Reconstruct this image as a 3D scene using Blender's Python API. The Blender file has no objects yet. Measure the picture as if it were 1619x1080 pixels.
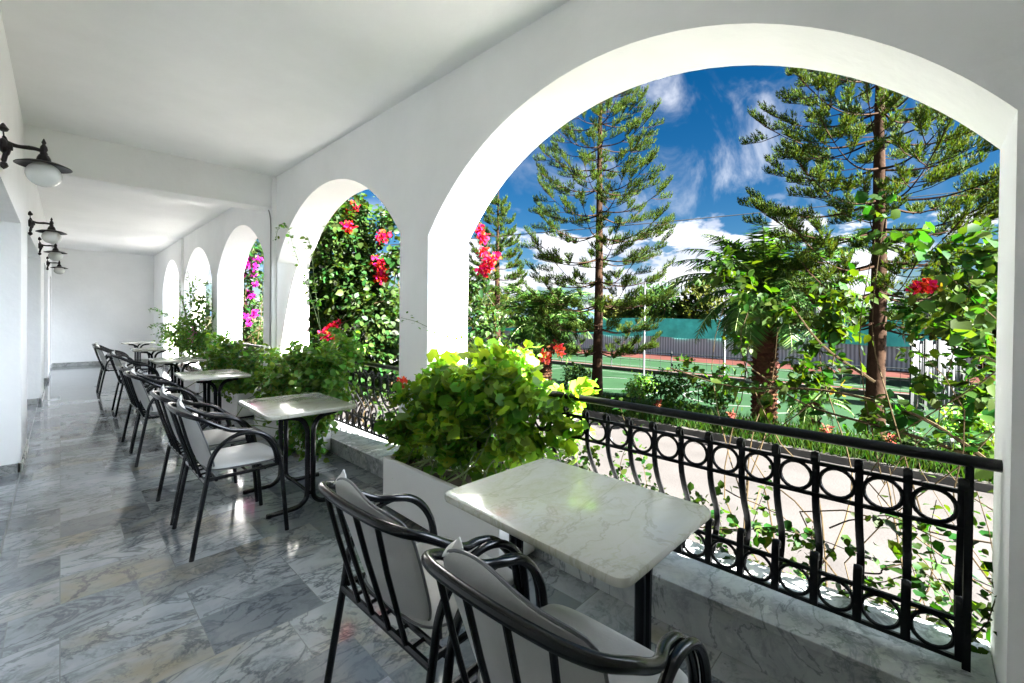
import bpy, math, random
import numpy as np
from mathutils import Vector, Matrix
R = math.radians
rnd = random.Random(7)
npr = np.random.default_rng(11)
SC = bpy.context.scene
COL = SC.collection

# ------------------------------------------------------------------ camera
cam_d = bpy.data.cameras.new('camera')
cam = bpy.data.objects.new('camera', cam_d); COL.objects.link(cam)
YAW, PITCH, ROLL, CAMZ = 0.809, 0.0081, 0.0101, 1.4508
fw = Vector((math.sin(YAW), math.cos(YAW), 0)); rt = Vector((math.cos(YAW), -math.sin(YAW), 0)); up = Vector((0, 0, 1))
fw2 = fw*math.cos(PITCH) - up*math.sin(PITCH); up2 = up*math.cos(PITCH) + fw*math.sin(PITCH)
r3 = rt*math.cos(ROLL) + up2*math.sin(ROLL); u3 = up2*math.cos(ROLL) - rt*math.sin(ROLL)
mw = Matrix((r3, u3, -fw2)).transposed().to_4x4(); mw.translation = (0, 0, CAMZ)
cam.matrix_world = mw
cam_d.sensor_width = 36; cam_d.lens = 36*681.04/1619
cam_d.shift_y = -(540-509.48)/1619
cam_d.clip_start = 0.02; cam_d.clip_end = 6000
SC.camera = cam

# ------------------------------------------------------------------ world and sun
CL1, CL2, CL3 = (.907, .403, .12), (.98, .19, .08), (.60, .79, .12)   # directions of the cloud banks
SUN_TO = Vector((1, -6.7, 4.75)).normalized()          # towards the sun
EL = math.asin(SUN_TO.z); AZ = math.atan2(SUN_TO.x, SUN_TO.y)
W = bpy.data.worlds.new('World'); SC.world = W; W.use_nodes = True
nt = W.node_tree; nt.nodes.clear(); N = nt.nodes.new; L = nt.links.new
out = N('ShaderNodeOutputWorld'); bg = N('ShaderNodeBackground'); bg.inputs['Strength'].default_value = 0.15
sky = N('ShaderNodeTexSky'); sky.sky_type = 'NISHITA'; sky.sun_disc = False
sky.sun_elevation = EL; sky.sun_rotation = AZ; sky.altitude = 50
sky.air_density = 1.0; sky.dust_density = 0.3; sky.ozone_density = 4.0
def wmath(op, a, b=None, c=None, clamp=False):
    n = N('ShaderNodeMath'); n.operation = op; n.use_clamp = clamp
    for i, v in enumerate((a, b, c)):
        if v is None: continue
        if isinstance(v, (int, float)): n.inputs[i].default_value = v
        else: L(v, n.inputs[i])
    return n.outputs[0]
def wramp(v, a, b, x=0., y=1.):
    n = N('ShaderNodeMapRange'); n.interpolation_type = 'SMOOTHSTEP'
    L(v, n.inputs[0]); n.inputs[1].default_value = a; n.inputs[2].default_value = b
    n.inputs[3].default_value = x; n.inputs[4].default_value = y
    return n.outputs[0]
tc = N('ShaderNodeTexCoord'); sep = N('ShaderNodeSeparateXYZ'); L(tc.outputs['Generated'], sep.inputs[0])
def wnoise(scale, detail, rough, mapping, dist=0.):
    m = N('ShaderNodeMapping'); m.inputs['Scale'].default_value = mapping[0]; m.inputs['Location'].default_value = mapping[1]
    m.inputs['Rotation'].default_value = mapping[2]
    L(tc.outputs['Generated'], m.inputs[0])
    n = N('ShaderNodeTexNoise'); n.inputs['Scale'].default_value = scale; n.inputs['Detail'].default_value = detail
    n.inputs['Roughness'].default_value = rough; n.inputs['Distortion'].default_value = dist
    L(m.outputs[0], n.inputs['Vector']); return n.outputs[0]
hs = N('ShaderNodeHueSaturation'); hs.inputs['Saturation'].default_value = 1.38; hs.inputs['Value'].default_value = 0.0235
L(sky.outputs[0], hs.inputs['Color'])
cum = wnoise(6.5, 9, .56, ((1, 1, 2.1), (3.1, .4, 0.2), (0, 0, 0)))
band = wramp(sep.outputs[2], 0.12, 0.21, 1., 0.)
def lobe(v, a, b):
    d_ = N('ShaderNodeVectorMath'); d_.operation = 'DOT_PRODUCT'; L(tc.outputs['Generated'], d_.inputs[0]); d_.inputs[1].default_value = Vector(v).normalized()
    return wramp(d_.outputs['Value'], a, b)
bank = wmath('MAXIMUM', wmath('MAXIMUM', lobe(CL1, .962, .997), lobe(CL2, .975, .999)), wmath('MULTIPLY', lobe(CL3, .97, .998), .8))
thr = wmath('ADD', wmath('ADD', cum, wmath('MULTIPLY', band, 0.06)), wmath('MULTIPLY', bank, .165))
cmask = wmath('MULTIPLY', wramp(thr, .60, .665), wramp(sep.outputs[2], 0.17, 0.27, 1., 0.))
cir = wnoise(3.0, 10, .62, ((1.0, 3.2, 2.0), (1.3, 2.2, .5), (0.3, .5, .6)), .55)
cir2 = wnoise(1.7, 3, .5, ((1, 1, 1), (5.3, 1.2, .9), (0, 0, 0)))
ciem = wmath('MULTIPLY', wramp(cir, .45, .85), wramp(cir2, .42, .60))
ciem = wmath('MULTIPLY', ciem, wramp(sep.outputs[2], 0.05, 0.3, .35, .75))
tot = wmath('MAXIMUM', cmask, ciem, clamp=True)
shade = wnoise(11, 5, .5, ((1, 1, 1.6), (1.1, 4.4, 2.2), (0, 0, 0)))
cc = N('ShaderNodeMix'); cc.data_type = 'RGBA'
L(wramp(shade, .35, .62), cc.inputs[0]); cc.inputs[6].default_value = (.175, .19, .23, 1); cc.inputs[7].default_value = (.30, .305, .32, 1)
mx = N('ShaderNodeMix'); mx.data_type = 'RGBA'
L(tot, mx.inputs[0]); L(hs.outputs[0], mx.inputs[6]); L(cc.outputs[2], mx.inputs[7])
# added bright glow in the sky out of view, to fill the interior with light
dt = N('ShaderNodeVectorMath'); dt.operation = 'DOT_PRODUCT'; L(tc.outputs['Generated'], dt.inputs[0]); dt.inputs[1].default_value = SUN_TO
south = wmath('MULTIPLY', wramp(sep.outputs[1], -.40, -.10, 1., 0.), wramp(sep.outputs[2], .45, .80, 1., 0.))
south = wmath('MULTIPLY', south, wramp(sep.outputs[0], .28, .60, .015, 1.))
fill_glow = wmath('MULTIPLY', wmath('MAXIMUM', wmath('MULTIPLY', wramp(dt.outputs['Value'], .50, .85), .08), south), wramp(cir2, .25, .6, .6, 1.))
vm = N('ShaderNodeMix'); vm.data_type = 'RGBA'; L(fill_glow, vm.inputs[0]); L(mx.outputs[2], vm.inputs[6]); vm.inputs[7].default_value = (5.0, 5.6, 6.4, 1)
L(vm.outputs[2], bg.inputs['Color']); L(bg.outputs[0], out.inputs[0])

sd = bpy.data.lights.new('sun', 'SUN'); sd.energy = 5.0; sd.angle = R(.5); sd.color = (1, .96, .91)
so = bpy.data.objects.new('sun', sd); COL.objects.link(so)
so.rotation_mode = 'QUATERNION'; so.rotation_quaternion = SUN_TO.to_track_quat('Z', 'Y')

SC.view_settings.view_transform = 'Standard'; SC.view_settings.look = 'None'
SC.view_settings.exposure = 5.05; SC.view_settings.gamma = 1; SC.view_settings.use_curve_mapping = False
SC.render.engine = 'CYCLES'
SC.cycles.max_bounces = 14; SC.cycles.diffuse_bounces = 12; SC.cycles.transmission_bounces = 6; SC.cycles.transparent_max_bounces = 8
SC.cycles.use_denoising = True
SC.cycles.sample_clamp_indirect = 8

# ------------------------------------------------------------------ materials
MATS = {}
def mat(name, color=(.8, .8, .8), rough=.5, metal=0., spec=.5, bump=0., bscale=40., var=0., vscale=3., coat=0., build=None, island=0., trans=0., tcol=None, bdetail=4):
    m = bpy.data.materials.new(name); m.use_nodes = True; t = m.node_tree
    b = t.nodes['Principled BSDF']; o = t.nodes['Material Output']
    b.inputs['Base Color'].default_value = (*color, 1); b.inputs['Roughness'].default_value = rough
    b.inputs['Metallic'].default_value = metal; b.inputs['Specular IOR Level'].default_value = spec
    b.inputs['Coat Weight'].default_value = coat; b.inputs['Coat Roughness'].default_value = .08
    tcn = t.nodes.new('ShaderNodeTexCoord')
    last = None
    if var:
        n = t.nodes.new('ShaderNodeTexNoise'); n.inputs['Scale'].default_value = vscale; n.inputs['Detail'].default_value = 6; n.inputs['Roughness'].default_value = .62
        t.links.new(tcn.outputs['Object'], n.inputs['Vector'])
        r = t.nodes.new('ShaderNodeMapRange'); r.inputs[1].default_value = .3; r.inputs[2].default_value = .7
        r.inputs[3].default_value = 1-var; r.inputs[4].default_value = 1+var
        t.links.new(n.outputs[0], r.inputs[0])
        h = t.nodes.new('ShaderNodeHueSaturation'); h.inputs['Color'].default_value = (*color, 1)
        t.links.new(r.outputs[0], h.inputs['Value']); last = h
    if island:
        g = t.nodes.new('ShaderNodeNewGeometry')
        r = t.nodes.new('ShaderNodeMapRange'); r.inputs[3].default_value = 1-island; r.inputs[4].default_value = 1+island
        t.links.new(g.outputs['Random Per Island'], r.inputs[0])
        h = t.nodes.new('ShaderNodeHueSaturation'); h.inputs['Color'].default_value = (*color, 1)
        if last: t.links.new(last.outputs[0], h.inputs['Color'])
        t.links.new(r.outputs[0], h.inputs['Value'])
        w = t.nodes.new('ShaderNodeTexWhiteNoise'); w.noise_dimensions = '1D'; t.links.new(g.outputs['Random Per Island'], w.inputs['W'])
        r2 = t.nodes.new('ShaderNodeMapRange'); r2.inputs[3].default_value = .5-.10*island; r2.inputs[4].default_value = .5+.07*island
        t.links.new(w.outputs[0], r2.inputs[0]); t.links.new(r2.outputs[0], h.inputs['Hue'])
        last = h
    if last: t.links.new(last.outputs[0], b.inputs['Base Color'])
    if bump:
        n = t.nodes.new('ShaderNodeTexNoise'); n.inputs['Scale'].default_value = bscale; n.inputs['Detail'].default_value = bdetail
        t.links.new(tcn.outputs['Object'], n.inputs['Vector'])
        bp_ = t.nodes.new('ShaderNodeBump'); bp_.inputs['Strength'].default_value = bump; bp_.inputs['Distance'].default_value = .01
        t.links.new(n.outputs[0], bp_.inputs['Height']); t.links.new(bp_.outputs[0], b.inputs['Normal'])
    if trans:
        tr = t.nodes.new('ShaderNodeBsdfTranslucent'); mxs = t.nodes.new('ShaderNodeMixShader'); mxs.inputs[0].default_value = trans
        if last:
            mc = t.nodes.new('ShaderNodeMix'); mc.data_type = 'RGBA'; mc.blend_type = 'MULTIPLY'; mc.inputs[0].default_value = 1
            t.links.new(last.outputs[0], mc.inputs[6]); mc.inputs[7].default_value = (*(tcol or (2.2, 2.1, .7)), 1)
            t.links.new(mc.outputs[2], tr.inputs['Color'])
        else: tr.inputs['Color'].default_value = (*color, 1)
        t.links.new(b.outputs[0], mxs.inputs[1]); t.links.new(tr.outputs[0], mxs.inputs[2]); t.links.new(mxs.outputs[0], o.inputs[0])
    if build: build(t, b, tcn)
    MATS[name] = m
    return m

def marble(name, base, dark, warm, tiles=None, rough=.12, scale=1.0, warmth=.5, vein=1.):
    """procedural veined marble; tiles=(w,h) gives every tile its own cut of stone"""
    m = bpy.data.materials.new(name); m.use_nodes = True; t = m.node_tree; nn = t.nodes.new; ll = t.links.new
    b = t.nodes['Principled BSDF']
    geo = nn('ShaderNodeTexCoord'); mp = nn('ShaderNodeMapping'); ll(geo.outputs['Object'], mp.inputs[0])
    vec = mp.outputs[0]; tid = None; mort = None
    if tiles:
        br = nn('ShaderNodeTexBrick'); br.inputs['Scale'].default_value = 1; br.inputs['Brick Width'].default_value = tiles[0]
        br.inputs['Row Height'].default_value = tiles[1]; br.inputs['Mortar Size'].default_value = .002; br.inputs['Mortar Smooth'].default_value = .1
        br.inputs['Color1'].default_value = (0, 0, 0, 1); br.inputs['Color2'].default_value = (1, 1, 1, 1); br.inputs['Mortar'].default_value = (.5, .5, .5, 1)
        br.offset = .37; br.offset_frequency = 3
        ll(vec, br.inputs['Vector']); tid = br.outputs['Color']; mort = br.outputs['Fac']
    def noise(sc, det, ro, dist=0., seed=0., typ='FBM', mapv=None):
        n = nn('ShaderNodeTexNoise'); n.noise_dimensions = '4D'; n.inputs['Scale'].default_value = sc*scale; n.inputs['Detail'].default_value = det
        n.inputs['Roughness'].default_value = ro; n.inputs['Distortion'].default_value = dist
        v = vec
        if mapv:
            q = nn('ShaderNodeMapping'); q.inputs['Rotation'].default_value = (0, 0, mapv[0]); q.inputs['Scale'].default_value = mapv[1]; ll(v, q.inputs[0]); v = q.outputs[0]
        ll(v, n.inputs['Vector'])
        if tid is not None:
            mm = nn('ShaderNodeMath'); mm.operation = 'MULTIPLY_ADD'; ll(tid, mm.inputs[0]); mm.inputs[1].default_value = 13.7; mm.inputs[2].default_value = seed
            ll(mm.outputs[0], n.inputs['W'])
        else: n.inputs['W'].default_value = seed
        return n.outputs[0]
    def ridge(v, width):      # thin line where noise crosses .5
        a = nn('ShaderNodeMath'); a.operation = 'SUBTRACT'; ll(v, a.inputs[0]); a.inputs[1].default_value = .5
        c = nn('ShaderNodeMath'); c.operation = 'ABSOLUTE'; ll(a.outputs[0], c.inputs[0])
        r = nn('ShaderNodeMapRange'); r.interpolation_type = 'SMOOTHSTEP'; ll(c.outputs[0], r.inputs[0]); r.inputs[1].default_value = 0; r.inputs[2].default_value = width
        r.inputs[3].default_value = 1; r.inputs[4].default_value = 0
        return r.outputs[0]
    def mixc(f, a, c):
        n = nn('ShaderNodeMix'); n.data_type = 'RGBA'
        for sock, v in ((n.inputs[0], f), (n.inputs[6], a), (n.inputs[7], c)):
            if isinstance(v, (tuple, list)): sock.default_value = (*v, 1)
            elif isinstance(v, (int, float)): sock.default_value = v
            else: ll(v, sock)
        return n.outputs[2]
    def mul(a, c):
        n = nn('ShaderNodeMath'); n.operation = 'MULTIPLY'; ll(a, n.inputs[0])
        if isinstance(c, (int, float)): n.inputs[1].default_value = c
        else: ll(c, n.inputs[1])
        return n.outputs[0]
    def rng(v, a, c, x=0., y=1.):
        r = nn('ShaderNodeMapRange'); r.interpolation_type = 'SMOOTHSTEP'; ll(v, r.inputs[0]); r.inputs[1].default_value = a; r.inputs[2].default_value = c
        r.inputs[3].default_value = x; r.inputs[4].default_value = y; return r.outputs[0]
    cloud = noise(2.2, 7, .62, .8, 1., mapv=(.6, (1, 1.5, 1)))
    v1 = ridge(noise(2.6, 8, .6, 1.2, 4., mapv=(.5, (1, 1.7, 1))), .035)
    v2 = ridge(noise(7.5, 6, .65, .9, 7.), .06)
    v3 = ridge(noise(1.2, 9, .6, 1.6, 9., mapv=(.7, (1, 1.6, 1))), .02)
    gate = noise(1.5, 3, .5, 0, 12.)
    if tid is not None:
        col = mixc(rng(tid, .1, .95, 0., .92), base, tuple(.25*x+.75*y for x, y in zip(base, dark)))
    else: col = base
    col = mixc(mul(rng(cloud, .38, .72), .75), col, tuple(.42*x+.58*y for x, y in zip(base, dark)))
    wm = noise(1.1, 5, .6, .5, 21.)
    col = mixc(mul(rng(wm, .52, .74), warmth), col, warm)
    col = mixc(mul(v1, mul(rng(gate, .40, .62), .8*vein)), col, dark)
    col = mixc(mul(v2, mul(rng(cloud, .42, .66), .62*vein)), col, dark)
    col = mixc(mul(v3, .7*vein), col, tuple(.7*x for x in dark))
    if mort is not None: col = mixc(mul(mort, .75), col, (.16, .17, .17))
    ll(col, b.inputs['Base Color'])
    rr = noise(4, 5, .6, 0, 31.); rm = nn('ShaderNodeMapRange'); ll(rr, rm.inputs[0]); rm.inputs[1].default_value = .3; rm.inputs[2].default_value = .7
    rm.inputs[3].default_value = rough*.7; rm.inputs[4].default_value = rough*1.6; ll(rm.outputs[0], b.inputs['Roughness'])
    b.inputs['Specular IOR Level'].default_value = .6
    if mort is not None:
        bu = nn('ShaderNodeBump'); bu.inputs['Strength'].default_value = .25; bu.inputs['Distance'].default_value = .002; bu.invert = True
        ad = nn('ShaderNodeMath'); ad.operation = 'MULTIPLY_ADD'; ll(cloud, ad.inputs[0]); ad.inputs[1].default_value = .12; ll(mort, ad.inputs[2])
        ll(ad.outputs[0], bu.inputs['Height']); ll(bu.outputs[0], b.inputs['Normal'])
    MATS[name] = m
    return m

mat('plaster', (.88, .88, .875), .75, spec=.25, bump=.30, bscale=16, var=.035, vscale=1.6, bdetail=10)
mat('plaster_out', (0.682, 0.6765, 0.66), .85, spec=.1, bump=.25, bscale=40, var=.06, vscale=.8)
marble('floor_marble', (.36, .385, .40), (.05, .065, .08), (.25, .205, .12), tiles=(.46, .31), rough=.08, scale=1.0, warmth=.85, vein=.85)
marble('ledge_marble', (.42, .44, .44), (.17, .19, .20), (.36, .33, .25), rough=.2, scale=1.3, warmth=.5, vein=.95)
marble('table_marble', (.47, .465, .41), (.34, .35, .22), (.50, .48, .30), rough=.14, scale=1.5, warmth=.55, vein=.5)
marble('skirt_marble', (.42, .43, .42), (.16, .17, .17), (.3, .27, .2), rough=.25, scale=1.5)
mat('black_paint', (.004, .0045, .0065), .26, spec=.32, coat=.12, bump=.05, bscale=90)
mat('iron', (.004, .004, .0045), .42, spec=.25, bump=.25, bscale=60)
mat('vinyl', (0.4276, 0.4309, 0.4243), .42, spec=.4, bump=.12, bscale=160, var=.06, vscale=9)
mat('piping', (.11, .115, .12), .4)
mat('white_cloth', (.8, .8, .78), .7)
mat('lamp_metal', (.012, .008, .008), .42, spec=.3, bump=.2, bscale=80)
mat('globe', (.78, .78, .74), .12, spec=.6, trans=.35)
mat('soil', (.07, .05, .035), .95, bump=.6, bscale=30)
mat('bark', (0.01365, 0.0078, 0.00468), .95, spec=.03, bump=1., bscale=14, var=.3, vscale=9)
mat('palm_bark', (0.02574, 0.01217, 0.006552), .95, spec=.03, bump=1., bscale=16, var=.35, vscale=12, island=.3)
mat('stem', (0.03, 0.0216, 0.0108), .85, spec=.05, var=.2, vscale=12)
mat('green_stem', (.12, .17, .05), .6)
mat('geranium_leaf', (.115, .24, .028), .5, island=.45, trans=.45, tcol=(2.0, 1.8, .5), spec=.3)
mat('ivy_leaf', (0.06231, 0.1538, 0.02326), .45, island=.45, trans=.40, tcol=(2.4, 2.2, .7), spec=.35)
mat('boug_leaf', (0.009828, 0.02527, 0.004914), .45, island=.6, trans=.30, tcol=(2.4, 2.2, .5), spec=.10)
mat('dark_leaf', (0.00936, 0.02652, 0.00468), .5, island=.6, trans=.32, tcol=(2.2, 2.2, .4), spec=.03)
mat('bright_leaf', (0.008602, 0.02293, 0.002151), .5, island=.5, trans=.42, tcol=(2.2, 2.1, .4), spec=.06)
mat('olive_leaf', (0.02122, 0.02746, 0.004992), .7, spec=.03, island=.4, trans=.2)
mat('needle', (0.01459, 0.02917, 0.003978), .6, island=.5, trans=.25, tcol=(2.4, 2.0, .5), spec=.03)
mat('palm_leaf', (0.01872, 0.04914, 0.00819), .5, island=.4, trans=.25, tcol=(2.2, 2.2, .5), spec=.08)
mat('shrub_leaf', (0.01092, 0.02808, 0.00624), .6, island=.45, trans=.25, spec=.05)
mat('dry_leaf', (0.0918, 0.027, 0.0135), .7, spec=.05, island=.4, trans=.2, tcol=(1.2, 1, .8))
mat('red_petal', (0.315, 0.0063, 0.0147), .6, spec=.05, island=.35, trans=.35, tcol=(1.4, .8, .8))
mat('magenta_petal', (0.22, 0.008, 0.12), .6, spec=.05, island=.35, trans=.35, tcol=(1.4, .8, 1.2))
mat('orange_petal', (.75, .10, .04), .55, island=.3, trans=.3, tcol=(1.3, .9, .8))
mat('pink_petal', (.62, .20, .42), .55, island=.3, trans=.3, tcol=(1.3, .9, 1.1))
mat('yellow_leaf', (0.096, 0.066, 0.0048), .6, spec=.05, island=.3, trans=.4, tcol=(1.3, 1.1, .7))
mat('grass', (0.00702, 0.01872, 0.002925), .7, spec=.03, island=.5, trans=.3)
mat('verge', (0.00936, 0.0156, 0.00468), 1., spec=.02, bump=.8, bscale=9, var=.4, vscale=2)
mat('road', (.0300, .0283, .0272), .95, spec=.02, bump=.4, bscale=35, var=.16, vscale=.9, bdetail=8)
mat('ground', (0.039, 0.03744, 0.0234), 1., spec=.02, bump=.5, bscale=3, var=.3, vscale=.15)
mat('concrete', (0.04095, 0.03931, 0.03604), .9, spec=.03, bump=.4, bscale=25, var=.2, vscale=3)
mat('court_green', (0.006084, 0.01685, 0.00702), .9, spec=.03, var=.18, vscale=.6, bump=.1, bscale=60)
mat('court_red', (0.02574, 0.00936, 0.007488), .9, spec=.03, var=.18, vscale=.6)
mat('line_white', (0.06006, 0.06279, 0.06006), .9, spec=.03)
mat('screen_cloth', (.08, .50, .44), .8, spec=.03, var=.25, vscale=1.4, bump=.4, bscale=3)
mat('grey_metal', (0.068, 0.072, 0.076), .6, spec=.1, var=.1, vscale=4)
mat('dark_metal', (.012, .014, .014), .6, spec=.2)
mat('wire', (.01, .01, .01), 1., spec=.02)
mat('car_white', (0.1014, 0.1014, 0.09984), .25, spec=.2, coat=.15)
mat('car_blue', (.03, .05, .09), .2, coat=.8)
mat('glass_dark', (.015, .02, .022), .05, spec=.8)
mat('tyre', (.02, .02, .02), .85)
mat('headlight', (.5, .52, .55), .1, spec=.8)
mat('plate', (.6, .6, .58), .5)
mat('pavement', (0.1075, 0.1008, 0.09409), .9, spec=.05, bump=.4, bscale=30, var=.18, vscale=1.5)
mat('niche_white', (.72, .72, .71), .4)
mat('hill', (0.01404, 0.0234, 0.03276), 1.0, spec=0., var=.2, vscale=.004)  # bluish distance haze is put into the base colour
mat('cable_grey', (.25, .26, .25), .6)
def fence_mesh_mat():
    m = bpy.data.materials.new('link_panel'); m.use_nodes = True; t = m.node_tree; b = t.nodes['Principled BSDF']
    b.inputs['Specular IOR Level'].default_value = .03; b.inputs['Roughness'].default_value = .9
    tcn = t.nodes.new('ShaderNodeTexCoord'); w = t.nodes.new('ShaderNodeTexWave'); w.bands_direction = 'Y'; w.inputs['Scale'].default_value = 1.7; w.inputs['Distortion'].default_value = .8
    t.links.new(tcn.outputs['Object'], w.inputs['Vector'])
    r = t.nodes.new('ShaderNodeValToRGB'); r.color_ramp.elements[0].color = (.16, .175, .19, 1); r.color_ramp.elements[1].color = (.42, .45, .47, 1)
    t.links.new(w.outputs[0], r.inputs[0]); t.links.new(r.outputs[0], b.inputs['Base Color'])
    MATS['link_panel'] = m
fence_mesh_mat()

# ------------------------------------------------------------------ helpers
class MB:
    def __init__(s): s.v = []; s.f = []
    def add(s, vs, fs):
        o = len(s.v); s.v += [tuple(p) for p in vs]; s.f += [tuple(i+o for i in f) for f in fs]
    def box(s, x0, x1, y0, y1, z0, z1):
        s.add([(x0, y0, z0), (x1, y0, z0), (x1, y1, z0), (x0, y1, z0), (x0, y0, z1), (x1, y0, z1), (x1, y1, z1), (x0, y1, z1)],
              [(0, 3, 2, 1), (4, 5, 6, 7), (0, 1, 5, 4), (1, 2, 6, 5), (2, 3, 7, 6), (3, 0, 4, 7)])
    def tube(s, pts, r, n=8, closed=False, flat=None):
        """sweep along pts; r number or list; flat=(a,b,upvec) gives an elliptical/rectangular section"""
        P = [Vector(p) for p in pts]; m = len(P)
        rr = r if isinstance(r, (list, tuple)) else [r]*m
        T = []
        for i in range(m):
            a = P[(i-1) % m] if (closed or i > 0) else P[i]; b = P[(i+1) % m] if (closed or i < m-1) else P[i]
            d = (b-a); T.append(d.normalized() if d.length > 1e-9 else Vector((0, 0, 1)))
        ref = Vector(flat[2]) if flat else (Vector((0, 0, 1)) if abs(T[0].z) < .9 else Vector((1, 0, 0)))
        u = (ref - T[0]*ref.dot(T[0])).normalized()
        rings = []
        for i in range(m):
            if flat: u = (ref - T[i]*ref.dot(T[i]))
            else: u = (u - T[i]*u.dot(T[i]))
            u = u.normalized() if u.length > 1e-6 else T[i].orthogonal().normalized()
            w = T[i].cross(u)
            ring = []
            for k in range(n):
                a = 2*math.pi*(k+.5)/n
                if flat: ring.append(P[i] + u*math.cos(a)*flat[0]*rr[i] + w*math.sin(a)*flat[1]*rr[i])
                else: ring.append(P[i] + u*math.cos(a)*rr[i] + w*math.sin(a)*rr[i])
            rings.append(ring)
        o = len(s.v)
        for g in rings: s.v += [tuple(p) for p in g]
        M = m if closed else m-1
        for i in range(M):
            j = (i+1) % m
            for k in range(n):
                k2 = (k+1) % n
                s.f.append((o+i*n+k, o+i*n+k2, o+j*n+k2, o+j*n+k))
        if not closed:
            s.f.append(tuple(o+k for k in range(n))[::-1]); s.f.append(tuple(o+(m-1)*n+k for k in range(n)))
    def lathe(s, prof, c=(0, 0, 0), n=24, axis='z'):
        o = len(s.v); m = len(prof)
        for (r, z) in prof:
            for k in range(n):
                a = 2*math.pi*k/n
                if axis == 'z': p = (c[0]+r*math.cos(a), c[1]+r*math.sin(a), c[2]+z)
                else: p = (c[0]+z, c[1]+r*math.cos(a), c[2]+r*math.sin(a))
                s.v.append(p)
        for i in range(m-1):
            for k in range(n):
                k2 = (k+1) % n
                s.f.append((o+i*n+k, o+i*n+k2, o+(i+1)*n+k2, o+(i+1)*n+k))
        if prof[0][0] > 1e-5: s.f.append(tuple(o+k for k in range(n))[::-1])
        if prof[-1][0] > 1e-5: s.f.append(tuple(o+(m-1)*n+k for k in range(n)))
    def build(s, name, m, parent=None, smooth=True, bevel=0., loc=None):
        me = bpy.data.meshes.new(name); me.from_pydata(s.v, [], s.f); me.validate()
        me.materials.append(MATS[m])
        if smooth:
            me.polygons.foreach_set('use_smooth', [True]*len(me.polygons))
            me.set_sharp_from_angle(angle=R(38))
        o = bpy.data.objects.new(name, me); COL.objects.link(o)
        if parent: o.parent = parent
        if loc: o.location = loc
        if bevel:
            bm_ = o.modifiers.new('bevel', 'BEVEL'); bm_.width = bevel; bm_.segments = 2; bm_.limit_method = 'ANGLE'; bm_.angle_limit = R(40)
        return o

def np_mesh(name, V, F, m, parent=None, smooth=False):
    me = bpy.data.meshes.new(name)
    V = np.asarray(V, np.float32).reshape(-1, 3); F = np.asarray(F, np.int32)
    me.vertices.add(len(V)); me.vertices.foreach_set('co', V.ravel())
    k = F.shape[1]
    me.loops.add(F.size); me.loops.foreach_set('vertex_index', F.ravel())
    me.polygons.add(len(F)); me.polygons.foreach_set('loop_start', np.arange(0, F.size, k, dtype=np.int32))
    me.update(calc_edges=True)
    if smooth: me.polygons.foreach_set('use_smooth', np.ones(len(F), bool))
    me.materials.append(MATS[m])
    o = bpy.data.objects.new(name, me); COL.objects.link(o)
    if parent: o.parent = parent
    return o
def tag(o, label=None, cat=None, group=None, kind=None):
    if label: o['label'] = label
    if cat: o['category'] = cat
    if group: o['group'] = group
    if kind: o['kind'] = kind
    return o
def thing(name, label, cat, loc=(0, 0, 0), rz=0., group=None):
    o = bpy.data.objects.new(name, None); COL.objects.link(o); o.location = loc; o.rotation_euler = (0, 0, rz)
    o.empty_display_size = .2
    return tag(o, label, cat, group)
def rename(o, n): o.name = n
def dup(root, loc, rz, label, group=None):
    def cp(o, par):
        c = o.copy(); COL.objects.link(c); c.parent = par
        for ch in [x for x in COL.objects if x.parent == o]: cp(ch, c)
        return c
    kids = {}
    r = root.copy(); COL.objects.link(r); r.location = loc; r.rotation_euler = (0, 0, rz); r['label'] = label
    if group: r['group'] = group
    for ch in list(root.children): cp(ch, r)
    return r
def cr(pts, k=6, closed=False):
    """Catmull-Rom through pts"""
    P = [Vector(p) for p in pts]; n = len(P); o = []
    segs = n if closed else n-1
    for i in range(segs):
        p1 = P[i]; p2 = P[(i+1) % n]
        p0 = P[(i-1) % n] if (closed or i > 0) else p1*2-p2
        p3 = P[(i+2) % n] if (closed or i+2 < n) else p2*2-p1
        for j in range(k):
            t = j/k
            o.append(.5*((2*p1)+(p2-p0)*t+(2*p0-5*p1+4*p2-p3)*t*t+(3*p1-p0-3*p2+p3)*t**3))
    if not closed: o.append(P[-1])
    return o

# ------------------------------------------------------------------ foliage helpers
def unit(a): return a/np.maximum(np.linalg.norm(a, axis=-1, keepdims=True), 1e-9)
OV = np.array([(0, 0, 0), (0, .5, -.03), (0, 1, -.14), (-.27, .22, .05), (-.27, .6, .03), (.27, .22, .05), (.27, .6, .03)], float)
OF = np.array([(0, 3, 1), (3, 4, 1), (1, 4, 2), (0, 1, 5), (5, 1, 6), (1, 2, 6)])
def leaf_round(n=12):
    v = [(0, .38, -.10)]
    for k in range(n):
        a = -math.pi/2 + .35 + (2*math.pi-.7)*k/(n-1)
        r = .5*(1+.10*math.cos(k*math.pi)); v.append((r*math.cos(a), .45+r*math.sin(a), .05*math.sin(a*2.5)+.03))
    return np.array(v), np.array([(0, i, i+1) for i in range(1, n)])
GV, GF = leaf_round()
BV = np.array([(-.5, 0, 0), (.5, 0, 0), (.35, .6, 0), (-.35, .6, 0), (0, 1, 0)], float); BF = np.array([(0, 1, 2), (0, 2, 3), (3, 2, 4)])
NV = np.array([(-.5, 0, 0), (.5, 0, 0), (0, 1, 0)], float); NF = np.array([(0, 1, 2)])
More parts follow.
